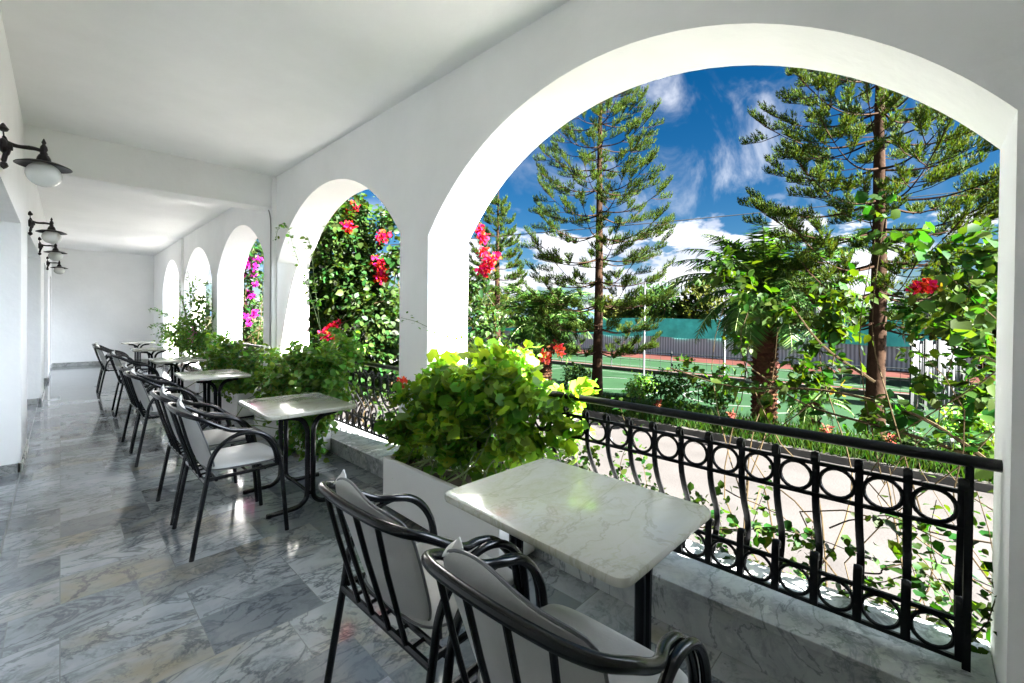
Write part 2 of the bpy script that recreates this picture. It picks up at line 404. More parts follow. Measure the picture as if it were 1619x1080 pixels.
def scatter(P, D, U, S, V0, F0, wscale=1.):
    """instances of a leaf template at P, pointing along D, face normal near U, length S"""
    P = np.asarray(P, float); D = unit(np.asarray(D, float)); U = np.asarray(U, float)
    X = unit(np.cross(D, U)); Z = np.cross(X, D)
    S = np.asarray(S, float).reshape(-1, 1, 1); ws = np.asarray(wscale, float).reshape(-1, 1, 1)
    Vt = V0[None]
    A = P[:, None] + S*(Vt[..., 0:1]*ws*X[:, None] + Vt[..., 1:2]*D[:, None] + Vt[..., 2:3]*Z[:, None])
    n = len(P); k = len(V0)
    F = (F0[None] + (np.arange(n)*k)[:, None, None]).reshape(-1, F0.shape[1])
    return A.reshape(-1, 3), F
def merge(parts):
    vs = []; fs = []; o = 0
    for v, f in parts: vs.append(v); fs.append(f+o); o += len(v)
    return np.concatenate(vs), np.concatenate(fs)
def blob_leaves(blobs, size, droop=.25, tmpl=(OV, OF), cl=.10, per=14, wscale=1.0, sizevar=.35, hollow=.45, upn=.8):
    """blobs: (center, radii, number of leaves). leaves sit on small twigs spread through each blob"""
    parts = []
    for c, r, n in blobs:
        c = np.array(c); r = np.array(r); m = max(1, n//per)
        d = unit(npr.normal(size=(m, 3))); rad = hollow+(1-hollow)*npr.random((m, 1))**.6
        cc = c + d*r*rad*(1+.18*npr.normal(size=(m, 1)))
        tw = unit(d*r + .5*npr.normal(size=(m, 3))*r.mean() + np.array([0, 0, .15])*r.mean())
        idx = np.repeat(np.arange(m), per); t = npr.random(len(idx))
        P = cc[idx] + tw[idx]*((t[:, None]-.5)*cl*2.4) + npr.normal(size=(len(idx), 3))*cl*.42
        D = tw[idx]*.7 + npr.normal(size=(len(idx), 3))*.75 + np.array([0, 0, -droop])
        U = np.array([0, 0, upn]) + d[idx]*.55 + npr.normal(size=(len(idx), 3))*.45
        S = size*(1+sizevar*npr.normal(size=len(idx))).clip(.4, 1.8)
        parts.append(scatter(P, D, U, S, tmpl[0], tmpl[1], wscale))
    return merge(parts)
def stem_leaves(paths, size, spacing, tmpl=(OV, OF), wscale=1., t0=.1, jitter=.02, droop=.2, pair=1):
    P = []; D = []; U = []; S = []
    for pth in paths:
        pth = [Vector(p) for p in pth]
        Ls = [0]
        for a, b in zip(pth, pth[1:]): Ls.append(Ls[-1]+(b-a).length)
        tot = Ls[-1]; s = tot*t0; k = 0
        while s < tot:
            i = max(j for j in range(len(Ls)) if Ls[j] <= s); i = min(i, len(pth)-2)
            f = (s-Ls[i])/max(1e-6, Ls[i+1]-Ls[i]); p = pth[i].lerp(pth[i+1], f); tdir = (pth[i+1]-pth[i]).normalized()
            for q in range(pair):
                side = tdir.cross(Vector((rnd.gauss(0, .5), rnd.gauss(0, .5), 1))).normalized()*(1 if (k+q) % 2 else -1)
                d = side*.9 + tdir*.5 + Vector((rnd.gauss(0, .35), rnd.gauss(0, .35), rnd.gauss(0, .35)-droop))
                P.append(tuple(p+Vector((rnd.gauss(0, jitter), rnd.gauss(0, jitter), rnd.gauss(0, jitter))))); D.append(tuple(d))
                U.append((rnd.gauss(0, .5), rnd.gauss(0, .5), 1)); S.append(size*max(.45, 1+rnd.gauss(0, .3))*(1-.35*s/tot))
            s += spacing*rnd.uniform(.6, 1.4); k += 1
    return scatter(P, D, U, S, tmpl[0], tmpl[1], wscale)
def wander(a, b, n=6, amp=.08, sag=0.):
    a = Vector(a); b = Vector(b); Lg = (b-a).length; pts = []
    for i in range(n+1):
        t = i/n; j = amp*Lg*math.sin(math.pi*t)
        pts.append(a.lerp(b, t)+Vector((rnd.gauss(0, 1), rnd.gauss(0, 1), rnd.gauss(0, 1)))*j*.6 + Vector((0, 0, sag*Lg*math.sin(math.pi*t))))
    pts[0] = a; pts[-1] = b
    return cr(pts, 3)
def stems(name, m, paths, r0, r1, parent, n=5):
    b = MB()
    for p in paths:
        k = len(p); b.tube(p, [r0+(r1-r0)*i/(k-1) for i in range(k)], n)
    return b.build(name, m, parent)
def petals(centers, rad, per, size, tmpl=(OV, OF), ws=1.6):
    P = []; D = []; U = []; S = []
    for c in centers:
        for _ in range(per):
            d = unit(npr.normal(size=3)); p = np.array(c)+d*rad*npr.random()**.5
            P.append(p); D.append(d*.6+npr.normal(size=3)*.7); U.append(npr.normal(size=3)); S.append(size*npr.uniform(.7, 1.3))
    return scatter(P, D, U, S, tmpl[0], tmpl[1], ws)

# ================================================================== SETTING: building
XI, XO = 2.007, 2.421
ARCH = [(-.20, 2.84, 2.10, 2.875), (3.25, 6.27, 2.17, 2.92), (6.73, 9.48, 2.2, 2.92), (9.90, 12.58, 2.2, 2.9), (13.05, 15.62, 2.15, 2.9)]
Y0, Y1 = -4.0, 17.3
CEIL1, CEIL2, TOP = 3.24, 3.27, 3.9
def xw(y):
    pts = [(-5, -.25), (7, -.25), (10, -.225), (12, -.2), (14, -.18), (18, -.165)]
    for (a, x0), (b, x1) in zip(pts, pts[1:]):
        if a <= y <= b: return x0+(x1-x0)*(y-a)/(b-a)
def arcz(a, y):
    y0, y1, zs, za = a; h = za-zs; w = (y1-y0)/2; Rr = (w*w+h*h)/(2*h); c = (y0+y1)/2
    return za-Rr+math.sqrt(max(0, Rr*Rr-(y-c)**2))
# arcade wall with all its arches
aw = MB()
ys = [Y0-.3]; typ = []
NA = 40
for a in ARCH:
    ys.append(a[0]); typ.append(None)
    for k in range(1, NA+1):
        y = a[0]+(a[1]-a[0])*(.5-.5*math.cos(math.pi*k/NA)); ys.append(y); typ.append(a)
ys.append(Y1+.3); typ.append(None)
for i, t in enumerate(typ):
    a, b = ys[i], ys[i+1]
    za, zb = (arcz(t, a), arcz(t, b)) if t else (-1.2, -1.2)
    zai, zbi = (za, zb) if t else (-.05, -.05)
    aw.add([(XI, a, zai), (XI, b, zbi), (XI, b, TOP), (XI, a, TOP)], [(0, 1, 2, 3)])
    aw.add([(XO, a, za), (XO, b, zb), (XO, b, TOP), (XO, a, TOP)], [(0, 3, 2, 1)])
    if t: aw.add([(XI, a, za), (XO, a, za), (XO, b, zb), (XI, b, zb)], [(0, 1, 2, 3)])
for a in ARCH:
    for y, z in ((a[0], a[2]), (a[1], a[2])):
        aw.add([(XI, y, -.05), (XO, y, -.05), (XO, y, z), (XI, y, z)], [(0, 1, 2, 3)])
    aw.add([(XO, a[0], -1.2), (XO, a[1], -1.2), (XO, a[1], .05), (XO, a[0], .05)], [(0, 1, 2, 3)])
aw.add([(XI, ys[0], TOP), (XO, ys[0], TOP), (XO, ys[-1], TOP), (XI, ys[-1], TOP)], [(0, 1, 2, 3)])
for y in (ys[0], ys[-1]): aw.add([(XI, y, -1.2), (XO, y, -1.2), (XO, y, TOP), (XI, y, TOP)], [(0, 1, 2, 3)])
arc = aw.build('arcade_wall', 'plaster', None)
tag(arc, 'white plastered arcade wall pierced by a row of arches', 'wall')
def zl(y): return .165 if y > 3.25 else .165+(3.25-y)*.0205 if y > -.2 else .236
lb = {}
for i, a in enumerate(ARCH):
    m = MB(); y0, y1 = a[0]+.002, a[1]-.002
    x0, x1 = XI-.004, XO+.03
    z0, z1 = zl(y0), zl(y1)
    zc = .034
    def slab(x0, x1, za, zb, th=None, bot=None):
        b0 = za-th if th else bot; b1 = zb-th if th else bot
        m.add([(x0, y0, b0), (x1, y0, b0), (x1, y1, b1), (x0, y1, b1), (x0, y0, za), (x1, y0, za), (x1, y1, zb), (x0, y1, zb)],
              [(0, 3, 2, 1), (4, 5, 6, 7), (0, 1, 5, 4), (1, 2, 6, 5), (2, 3, 7, 6), (3, 0, 4, 7)])
    slab(x0-.012, x1, z0, z1, th=zc)
    slab(x0, XO-.01, z0-zc-.0005, z1-zc-.0005, bot=-.04)
    m.build('ledge', 'ledge_marble', arc, smooth=False, bevel=.004)
# pilasters and skirting on piers
pm = MB(); pm.box(XI-.055, XI+.01, 6.31, 6.66, 0, CEIL2+.03); pm.box(XI-.05, XI+.01, 12.62, 12.95, 0, CEIL2)
pm.build('pilaster', 'plaster', arc, smooth=False, bevel=.006)
sk = MB()
for (a, b) in [(-4.2, -.212), (2.852, 3.24), (9.49, 9.89), (15.63, Y1)]: sk.box(XI-.014, XI+.003, a, b, 0, .095)
sk.box(XI-.069, XI-.052, 6.30, 6.67, 0, .095); sk.box(XI-.064, XI-.047, 12.61, 12.96, 0, .095)
sk.build('skirting', 'skirt_marble', arc, smooth=False)
# left wall with deep door niches
NICHE = [(-1.6, 5.97, 2.275), (7.05, 10.35, 2.36), (11.5, 13.5, 2.39), (15.1, 16.9, 2.4)]
lw = MB(); sk = MB(); prev = Y0-.3; DEEP = .62
def seg(a, b, z0, z1):
    n = max(1, int((b-a)/1.0))
    for k in range(n):
        p, q = a+(b-a)*k/n, a+(b-a)*(k+1)/n
        lw.add([(xw(max(p, -5)), p, z0), (xw(min(q, 18)), q, z0), (xw(min(q, 18)), q, z1), (xw(max(p, -5)), p, z1)], [(3, 2, 1, 0)])
def skseg(a, b):
    p, q = xw(a), xw(min(b, 18)); h = .085; d = .014
    sk.add([(p-.02, a, 0), (p+d, a-.0, 0), (q+d, b, 0), (q-.02, b, 0), (p-.02, a, h), (p+d, a, h), (q+d, b, h), (q-.02, b, h)],
           [(0, 3, 2, 1), (4, 5, 6, 7), (0, 1, 5, 4), (1, 2, 6, 5), (2, 3, 7, 6), (3, 0, 4, 7)])
for (a, b, z) in NICHE:
    seg(prev, a, 0, TOP); seg(a, b, z, TOP); skseg(prev, a-.002)
    for y, s in ((a, 1), (b, -1)):
        lw.add([(xw(y), y, 0), (xw(y)-DEEP, y, 0), (xw(y)-DEEP, y, z), (xw(y), y, z)], [(0, 1, 2, 3) if s < 0 else (3, 2, 1, 0)])
    lw.add([(xw(a), a, z), (xw(b), b, z), (xw(b)-DEEP, b, z), (xw(a)-DEEP, a, z)], [(3, 2, 1, 0)])
    lw.add([(xw(a)-DEEP, a, 0), (xw(b)-DEEP, b, 0), (xw(b)-DEEP, b, z), (xw(a)-DEEP, a, z)], [(3, 2, 1, 0)])
    sk.box(xw(b)-DEEP, xw(b)-.018, b-.014, b+.002, 0, .085); sk.box(xw(a)-DEEP, xw(a)-.018, a-.002, a+.014, 0, .085)
    prev = b
seg(prev, Y1+.1, 0, TOP); skseg(prev+.002, Y1)
lwo = lw.build('corridor_wall', 'plaster', None, smooth=False); tag(lwo, 'long white corridor wall on the left with deep door niches', 'wall')
sk.build('skirting', 'skirt_marble', lwo, smooth=False)
# glazed doors standing at the back of the niches
door = None
for i, (a, b, z) in enumerate(NICHE):
    c = (a+b)/2 if i else 4.4; x = xw(c)-DEEP
    lab = ['white framed glass door in the nearest niche of the left wall', 'white framed glass door in the second niche from the near end',
           'white framed glass door in the third niche from the near end', 'white framed glass door in the last niche by the end wall'][i]
    if door is None:
        door = thing('niche_door', lab, 'door', (x, c, 0), group='doors in the niches of the left wall')
        m = MB(); m.box(.002, .05, -.62, -.56, .0, 2.15); m.box(.002, .05, .56, .62, .0, 2.15); m.box(.002, .05, -.56, .56, 2.08, 2.15)
        m.build('door_frame', 'plaster', door, smooth=False, bevel=.004)
        m = MB()
        for s in (-1, 1):
            y0 = .01 if s > 0 else -.55
            m.box(.012, .04, y0, y0+.08, .02, 2.07); m.box(.012, .04, y0+.46, y0+.54, .02, 2.07); m.box(.012, .04, y0+.08, y0+.46, 1.97, 2.07); m.box(.012, .04, y0+.08, y0+.46, .02, .16)
        lf = m.build('door_leaf', 'niche_white', door, smooth=False)
        m = MB(); m.box(.02, .03, -.47, -.09, .16, 1.97); m.box(.02, .03, .09, .47, .16, 1.97); m.build('glass', 'glass_dark', lf, smooth=False)
        m = MB(); m.tube([(.04, -.05, 1.02), (.08, -.05, 1.02), (.08, -.15, 1.02)], .009, 6); m.build('handle', 'grey_metal', lf)
    else: dup(door, (x, c, 0), 0, lab)
# end walls
m = MB(); m.box(-1.0, XI-.003, Y1, Y1+.25, -.05, TOP); m.box(xw(17)+.0, XI, Y1-.016, Y1-.002, 0, .10)
ew = MB(); ew.box(-1.0, XI-.003, Y1, Y1+.25, -.05, TOP); e = ew.build('end_wall', 'plaster', None, smooth=False)
tag(e, 'plain white wall closing the far end of the veranda', 'wall')
m = MB(); m.box(xw(17)+.016, XI-.016, Y1-.015, Y1-.001, 0, .10); m.build('skirting', 'skirt_marble', e, smooth=False)
m = MB(); m.box(-1.0, XI-.003, Y0-.55, Y0-.3, -.05, TOP); e = m.build('rear_wall', 'plaster', None, smooth=False)
tag(e, 'plain white wall closing the near end behind the viewer', 'wall')
# ceiling, beam, roof
m = MB()
m.add([(-1.2, Y0-.3, 3.20), (XI+.002, Y0-.3, 3.20), (XI+.002, 6.36, 3.335), (-1.2, 6.36, 3.285)], [(3, 2, 1, 0)])
m.add([(-1.2, 6.60, CEIL2), (XI+.002, 6.60, CEIL2+.02), (XI+.002, Y1+.1, CEIL2+.02), (-1.2, Y1+.1, CEIL2-.02)], [(3, 2, 1, 0)])
tag(m.build('ceiling', 'plaster', None, smooth=False), kind='structure')
m = MB(); m.add([(-.26, 6.35, 2.86), (XI, 6.35, 2.905), (XI, 6.67, 2.905), (-.26, 6.67, 2.86), (-.26, 6.35, 3.5), (XI, 6.35, 3.5), (XI, 6.67, 3.5), (-.26, 6.67, 3.5)],
      [(0, 3, 2, 1), (4, 5, 6, 7), (0, 1, 5, 4), (1, 2, 6, 5), (2, 3, 7, 6), (3, 0, 4, 7)])
tag(m.build('ceiling_beam', 'plaster', None, smooth=False, bevel=.01), 'white beam crossing the ceiling above the second pier', 'beam')
m = MB(); m.box(-7, XI-.001, Y0-.6, Y1+.3, 3.55, 3.98); m.box(-7, -1.05, Y0-.55, Y1+.25, -1.1, 3.55)
tag(m.build('main_building', 'plaster_out', None, smooth=False), 'white hotel building behind the corridor wall', 'building')
m = MB(); m.box(-1.02, XI-.002, Y0-.55, Y1+.2, -.3, 0)
tag(m.build('floor', 'floor_marble', None, smooth=False), kind='structure')
# the joint strip between niches and corridor
m = MB()
for (a, b, z) in NICHE: m.box(xw(a)-.004, xw(a)+.004, a, b, .0008, .0022)
m.build('door_threshold_joint', 'cable_grey', lwo, smooth=False)
# cable down the pilaster
m = MB(); m.tube(cr([(XI-.066, 6.42, 2.885), (XI-.066, 6.36, 2.80), (XI-.066, 6.33, 2.65), (XI-.066, 6.33, 2.2), (XI-.066, 6.33, .3)], 5), .008, 6)
tag(m.build('cable', 'cable_grey', None), 'grey cable running down the pilaster below the beam', 'cable')

# ================================================================== SETTING: ground
m = MB(); S_ = 900
m.add([(XO-3, -S_, -1.012), (S_*3, -S_, -1.012), (S_*3, S_*3, -1.012), (XO-3, S_*3, -1.012)], [(0, 1, 2, 3)])
m.add([(-S_, -S_, -1.012), (XO-3, -S_, -1.012), (XO-3, S_*3, -1.012), (-S_, S_*3, -1.012)], [(0, 1, 2, 3)])
tag(m.build('ground', 'ground', None, smooth=False), kind='structure')
m = MB(); m.add([(XO-.1, -40, -1.004), (9.3, -40, -1.004), (9.3, 90, -1.004), (XO-.1, 90, -1.004)], [(0, 1, 2, 3)])
tag(m.build('road', 'road', None, smooth=False), kind='structure')
m = MB(); m.box(XO-.1, 3.75, -40, 90, -1.1, -.90); tag(m.build('pavement', 'pavement', None, smooth=False, bevel=.01), kind='structure')
m = MB(); m.box(9.3, 9.45, -40, 60, -1.1, -.88); tag(m.build('kerb', 'concrete', None, smooth=False, bevel=.01), kind='structure')
m = MB(); m.add([(9.45, -40, -.93), (10.9, -40, -.96), (10.9, 60, -.96), (9.45, 60, -.93)], [(0, 1, 2, 3)])
tag(m.build('verge', 'verge', None, smooth=False), kind='structure')
m = MB(); m.add([(10.85, -12, -.985), (18.5, -12, -.985), (18.5, 20, -.985), (10.85, 20, -.985)], [(0, 1, 2, 3)])
tag(m.build('near_court', 'court_green', None, smooth=False), kind='structure')
m = MB()
def arcline(cx, cy, r, a0, a1, w=.05, z=-.980):
    n = 24; vs = []
    for k in range(n+1):
        a = R(a0+(a1-a0)*k/n); vs += [(cx+r*math.cos(a), cy+r*math.sin(a), z), (cx+(r+w)*math.cos(a), cy+(r+w)*math.sin(a), z)]
    m.add(vs, [(2*k, 2*k+1, 2*k+3, 2*k+2) for k in range(n)])
arcline(14.6, 4.4, 1.3, 0, 360, .07); arcline(12.2, 1.4, 1.6, -60, 90, .07); arcline(14.6, 8.8, 1.5, 0, 300, .07)
for x in (11.9, 17.9): m.add([(x, -10, -.980), (x+.05, -10, -.980), (x+.05, 18, -.980), (x, 18, -.980)], [(0, 1, 2, 3)])
for y in (-.5, 6.4, 13.): m.add([(11.95, y, -.979), (17.9, y, -.979), (17.9, y+.05, -.979), (11.95, y+.05, -.979)], [(0, 1, 2, 3)])
tag(m.build('court_markings', 'line_white', None, smooth=False), kind='structure')
m = MB(); m.add([(18.7, -30, -.99), (30, -30, -.99), (30, 40, -.99), (18.7, 40, -.99)], [(0, 1, 2, 3)])
tag(m.build('far_court_surround', 'court_red', None, smooth=False), kind='structure')
m = MB(); m.add([(20.4, -28, -.984), (25.6, -28, -.984), (25.6, 38, -.984), (20.4, 38, -.984)], [(0, 1, 2, 3)])
tag(m.build('far_court', 'court_green', None, smooth=False), kind='structure')
m = MB()
for x in (21., 24.8): m.add([(x, -26, -.978), (x+.08, -26, -.978), (x+.08, 36, -.978), (x, 36, -.978)], [(0, 1, 2, 3)])
tag(m.build('far_court_markings', 'line_white', None, smooth=False), kind='structure')
m = MB(); m.box(18.5, 18.7, -30, 40, -1.1, -.82); tag(m.build('court_kerb', 'concrete', None, smooth=False, bevel=.01), kind='structure')
# hills
for hx, hy, hr, hh, nm in ((900, 2400, 900, 150, 'hills'),):
    n = 60; vs = []; fs = []
    for i in range(n+1):
        for j in range(7):
            t = j/6; x = -700+i*60 + 0; y = 2300-i*28+t*420
            h = (math.sin(i*.21)*.5+math.sin(i*.47+1)*.28+math.sin(i*1.1+2)*.1+.9)*62*math.sin(math.pi*min(1, t*.6+.02))*(1 if j else 0)
            vs.append((x, y, -1.2+h))
    for i in range(n):
        for j in range(6): fs.append((i*7+j, (i+1)*7+j, (i+1)*7+j+1, i*7+j+1))
    m = MB(); m.add(vs, fs); tag(m.build('hills', 'hill', None), kind='structure')

# ================================================================== FURNITURE: table
def make_table(label, loc):
    t = thing('cafe_table', label, 'table', loc, group='marble cafe tables along the arches')
    a, b, r, th = .325, .415, .045, .030
    out2 = []
    for cx, cy, a0 in ((a-r, b-r, 0), (-a+r, b-r, 90), (-a+r, -b+r, 180), (a-r, -b+r, 270)):
        for k in range(6):
            an = R(a0+90*k/5); out2.append((cx+r*math.cos(an), cy+r*math.sin(an)))
    n = len(out2); vs = []; fs = []
    prof = [(-.014, .720), (-.003, .722), (0, .728), (0, .742), (-.003, .748), (-.012, .750)]
    for off, z in prof:
        for (x, y) in out2:
            l = math.hypot(x, y); vs.append((x*(1+off/l), y*(1+off/l), z))
    for i in range(len(prof)-1):
        for k in range(n): fs.append((i*n+k, i*n+(k+1) % n, (i+1)*n+(k+1) % n, (i+1)*n+k))
    fs.append(tuple(range(n))[::-1]); fs.append(tuple((len(prof)-1)*n+k for k in range(n)))
    m = MB(); m.add(vs, fs); m.build('tabletop', 'table_marble', t)
    for y in (-.30, .30):
        for s in (-1, 1):
            m = MB()
            pts = [(s*.30, y, .013), (s*.16, y, .013), (s*.085, y, .022), (s*.035, y, .06), (s*.021, y, .12), (s*.021, y, .3), (s*.021, y, .52), (s*.026, y, .60), (s*.055, y, .66), (s*.11, y, .692), (s*.20, y, .705)]
            m.tube(cr(pts, 5), .0185, 8); m.lathe([(0, -.004), (.02, -.004), (.02, .02), (0, .02)], (s*.285, y, .004), 10)
            m.build('leg', 'black_paint', t)
    for s in (-1, 1):
        m = MB(); m.box(s*.185-.015, s*.185+.015, -.33, .33, .699, .719); m.build('support_bar', 'black_paint', t, smooth=False)
    m = MB(); m.tube([(0, -.30, .10), (0, .30, .10)], .012, 8); m.build('stretcher', 'black_paint', t)
    return t
TX = 1.325
tspec = [((1.372, .975), 'nearest marble table with green veined top beside the white planter'),
         ((TX+.0, 3.68), 'second marble table from the viewer, past the first pier'),
         ((1.27, 6.23), 'third marble table from the viewer, before the green hanging plants'),
         ((1.30, 8.70), 'fourth marble table from the viewer, beside the far ivy'),
         ((1.32, 11.65), 'fifth marble table from the viewer, second from the end wall'),
         ((1.38, 14.7), 'farthest marble table, closest to the end wall')]
tb = make_table(tspec[0][1], (*tspec[0][0], 0)); tb.rotation_euler.z = R(-1)
for (p, lab) in tspec[1:]: dup(tb, (*p, 0), R(rnd.uniform(-1.5, 1)), lab)

# ================================================================== FURNITURE: chair
def pillow(w, h, t, nu=16, nv=14, power=4., fn=None):
    """rounded cushion; local x=width, y=height, z=thickness -> fn maps to 3d"""
    vs = []; fs = []
    def pt(u, v, s):
        # superellipse corner rounding
        x, y = u, v
        k = (abs(x)**5+abs(y)**5)**(1/5) if (x or y) else 1
        mxy = max(abs(x), abs(y))
        if k > 1e-6: x, y = x*mxy/k, y*mxy/k
        e = max(0, 1-mxy**power)**.5
        return fn(x*w/2, y*h/2, s*t/2*e, mxy)
    for s in (1, -1):
        o = len(vs)
        for i in range(nu+1):
            for j in range(nv+1):
                u = -math.cos(math.pi*i/nu); v = -math.cos(math.pi*j/nv); vs.append(pt(u, v, s))
        for i in range(nu):
            for j in range(nv):
                q = (o+i*(nv+1)+j, o+(i+1)*(nv+1)+j, o+(i+1)*(nv+1)+j+1, o+i*(nv+1)+j+1)
                fs.append(q if s > 0 else q[::-1])
    loop = []
    for k in range(64):
        a = 2*math.pi*k/64; c, s_ = math.cos(a), math.sin(a); mx_ = max(abs(c), abs(s_)); x, y = c/mx_, s_/mx_
        kk = (abs(x)**5+abs(y)**5)**.2; loop.append(fn(x/kk*w/2, y/kk*h/2, 0, 1.))
    return vs, fs, loop
def make_chair(label, loc, rz):
    t = thing('armchair', label, 'chair', loc, rz, group='armchairs at the cafe tables')
    hw = .272
    for s in (-1, 1):
        m = MB(); v = s*hw
        pts = [(0, v*1.03, .0), (.035, v*1.01, .22), (.075, v, .45), (.098, v, .575), (.150, v, .655), (.235, v, .703), (.325, v, .703), (.405, v, .662), (.462, v, .585), (.488, v, .47), (.51, v, .24), (.53, v*1.01, .0)]
        m.tube(cr(pts, 5), .0135, 10); m.build('side_frame', 'black_paint', t)
    # back rail sweeping into the arms
    half = [(-.062, 0, .872), (-.058, .10, .871), (-.044, .19, .866), (-.010, .247, .852), (.055, .272, .822), (.135, .272, .772), (.205, .262, .735), (.27, .246, .722), (.345, .2435, .698), (.41, .244, .645), (.455, .2445, .570), (.472, .245, .50), (.478, .245, .462)]
    pts = [(x, -y, z) for x, y, z in half[::-1]] + half[1:]
    m = MB(); m.tube(cr(pts, 4), .0145, 10); m.build('back_rail', 'black_paint', t)
    for v in (-.165, -.06, .055, .16):
        m = MB(); ux = -.060+abs(v)**2*.5
        m.tube([(ux, v, .868), (ux*.55+.02, v*.95, .70), (.068, v*.9, .442)], .0085, 8); m.build('slat', 'black_paint', t)
    m = MB()
    m.tube([(.070, -hw, .440), (.070, hw, .440)], .0125, 8); m.tube([(.125, -hw, .446), (.125, hw, .446)], .010, 8)
    for v in (-.17, -.08, .02, .11, .19): m.tube([(.07, v, .441), (.125, v, .446)], .007, 6)
    for s in (-1, 1):
        m.tube([(.085, s*.262, .452), (.30, s*.262, .455), (.495, s*.258, .462)], .0115, 8)
        m.tube([(.40, s*.255, .447), (.40, s*.12, .447)], .007, 6)
    m.tube([(.492, -hw, .455), (.492, hw, .455)], .0125, 8); m.tube([(.30, -.26, .448), (.30, .26, .448)], .008, 6)
    m.build('seat_frame', 'black_paint', t)
    def seatfn(x, y, z, e): # y = depth
        return (.315+y+.0*x, x*(1+.06*(y/.22)), .492+z+.008*math.cos(x*9)*(1-e)-max(0, y-.17)*.25)
    vs, fs, loop = pillow(.475, .44, .058, fn=seatfn)
    m = MB(); m.add(vs, fs); so_ = m.build('seat_cushion', 'vinyl', t)
    m = MB(); m.tube(loop, .0045, 6, closed=True); m.build('piping', 'piping', so_)
    def backfn(x, y, z, e):
        zz = .682+y; cur = -abs(x)**2*-.75
        lean = .107-(zz-.45)*.315
        top = max(0, (zz-.86))/.06
        wav = .010*math.sin(x*16+.6)*max(0, y)/.2
        return (lean+cur+z+.012*top*math.sin(x*13)+.012+wav*.6, x*(1-.10*(-y/.22)), zz+.012*math.sin(x*14+1.0)*max(0, y/.22))
    vs, fs, loop = pillow(.43, .435, .046, fn=backfn)
    m = MB(); m.add(vs, fs); bo = m.build('back_cushion', 'vinyl', t)
    m = MB(); m.tube(loop, .0045, 6, closed=True); m.build('piping', 'piping', bo)
    # white cloth tab knotted on the cushion's far top corner
    m = MB(); vs = []
    for i in range(7):
        f = i/6; w = .022*math.sin(math.pi*min(1, .25+f*.75))+.003
        for s in (-1, 0, 1):
            vs.append((.004+.012*f+.008*abs(s)*math.sin(f*3), .185+s*w-.03*f, .872+.052*f-.010*abs(s)))
    fs = [(i*3+j, i*3+j+1, (i+1)*3+j+1, (i+1)*3+j) for i in range(6) for j in range(2)]
    m.add(vs, fs); o = m.build('cushion_tab', 'white_cloth', t); sm = o.modifiers.new('solid', 'SOLIDIFY'); sm.thickness = .004
    return t
cspec = [((.655, .645), 2, 'armchair nearest the viewer at the near corner of the first table'),
         ((.665, 1.285), 1, 'armchair at the first table, on the side nearer the planter'),
         ((.535, 3.385), 0, 'armchair at the second table with its whole near side in view'),
         ((.530, 4.02), 1, 'armchair at the second table, half hidden behind the first chair there'),
         ((.505, 5.69), -1, 'armchair at the third table, nearer of the two there'),
         ((.500, 6.30), 2, 'armchair at the third table, farther of the two there'),
         ((.545, 8.60), 0, 'lone armchair drawn up to the fourth table'),
         ((.47, 10.75), 0, 'armchair at the fifth table, nearer of the two there'),
         ((.49, 11.55), -3, 'farthest armchair, on the end wall side of the fifth table')]
ch0 = make_chair(cspec[0][2], (*cspec[0][0], 0), R(cspec[0][1]))
for (p, a, lab) in cspec[1:]: dup(ch0, (*p, 0), R(a), lab)

# ================================================================== railings
def make_railing(label, y0, y1, loc):
    t = thing('iron_railing', label, 'railing', loc, group='wrought iron railings between the piers')
    Lg = y1-y0; X = 0
    m = MB(); m.tube([(X, y0+.0, .968), (X, y1, .968)], 1., 12, flat=(.021, .027, (0, 0, 1))); m.build('handrail', 'iron', t)
    for y in ((y0+.075), (y1-.075)):
        m = MB(); m.box(-.011, .011, y-.011, y+.011, zl((y0+y1)/2)-.02, .955); m.build('post', 'iron', t, smooth=False)
    ya, yb = y0+.09, y1-.09; nb = int(round((yb-ya)/.143)); st = (yb-ya)/nb
    m = MB()
    for z in (.855, .722, .400, .262): m.box(-.007, .007, y0+.075, y1-.075, z-.0075, z+.0075)
    m.build('crossbars', 'iron', t, smooth=False)
    bp_ = [(-.030, .872), (-.036, .888), (-.020, .902), (-.004, .890), (.003, .862), (.003, .80), (.004, .725), (.018, .66), (.055, .58), (.098, .51), (.118, .46), (.116, .415), (.086, .35), (.040, .295), (.010, .268)]
    hk = [(-.006, .262), (-.006, .36), (-.006, .43), (.002, .462), (.020, .468), (.030, .452), (.022, .438)]
    bm1 = MB(); bm1.tube(cr([(x, 0, z) for x, z in bp_], 3), 1., 6, flat=(.0155, .0085, (0, 1, 0)))
    bm1.tube(cr([(x, 0, z) for x, z in hk], 3), 1., 6, flat=(.0165, .008, (0, 1, 0)))
    o1 = bm1.build('baluster', 'iron', t); o1.location = (0, ya, 0)
    rm = MB(); rm.tube([(0, .058*math.cos(2*math.pi*k/20), .0595*math.sin(2*math.pi*k/20)) for k in range(20)], .0078, 6, closed=True)
    r1 = rm.build('ring', 'iron', t); r1.location = (0, ya+st/2, .7885)
    r2 = r1.copy(); COL.objects.link(r2); r2.location = (0, ya+st/2, .331)
    for k in range(1, nb+1):
        c = o1.copy(); COL.objects.link(c); c.location = (0, ya+k*st, 0)
        if k < nb:
            for z in (.7885, .331):
                q = r1.copy(); COL.objects.link(q); q.location = (0, ya+(k+.5)*st, z)
    return t
XR = 2.2
rl = make_railing('black iron railing of rings and bowed bars in the nearest arch', -.20, 2.84, (XR, 0, 0))
make_railing('black iron railing in the second arch, half behind green plants', 3.25, 6.27, (XR, 0, 0))
make_railing('black iron railing in the third arch, mostly hidden by plants', 6.73, 9.48, (XR, 0, 0))

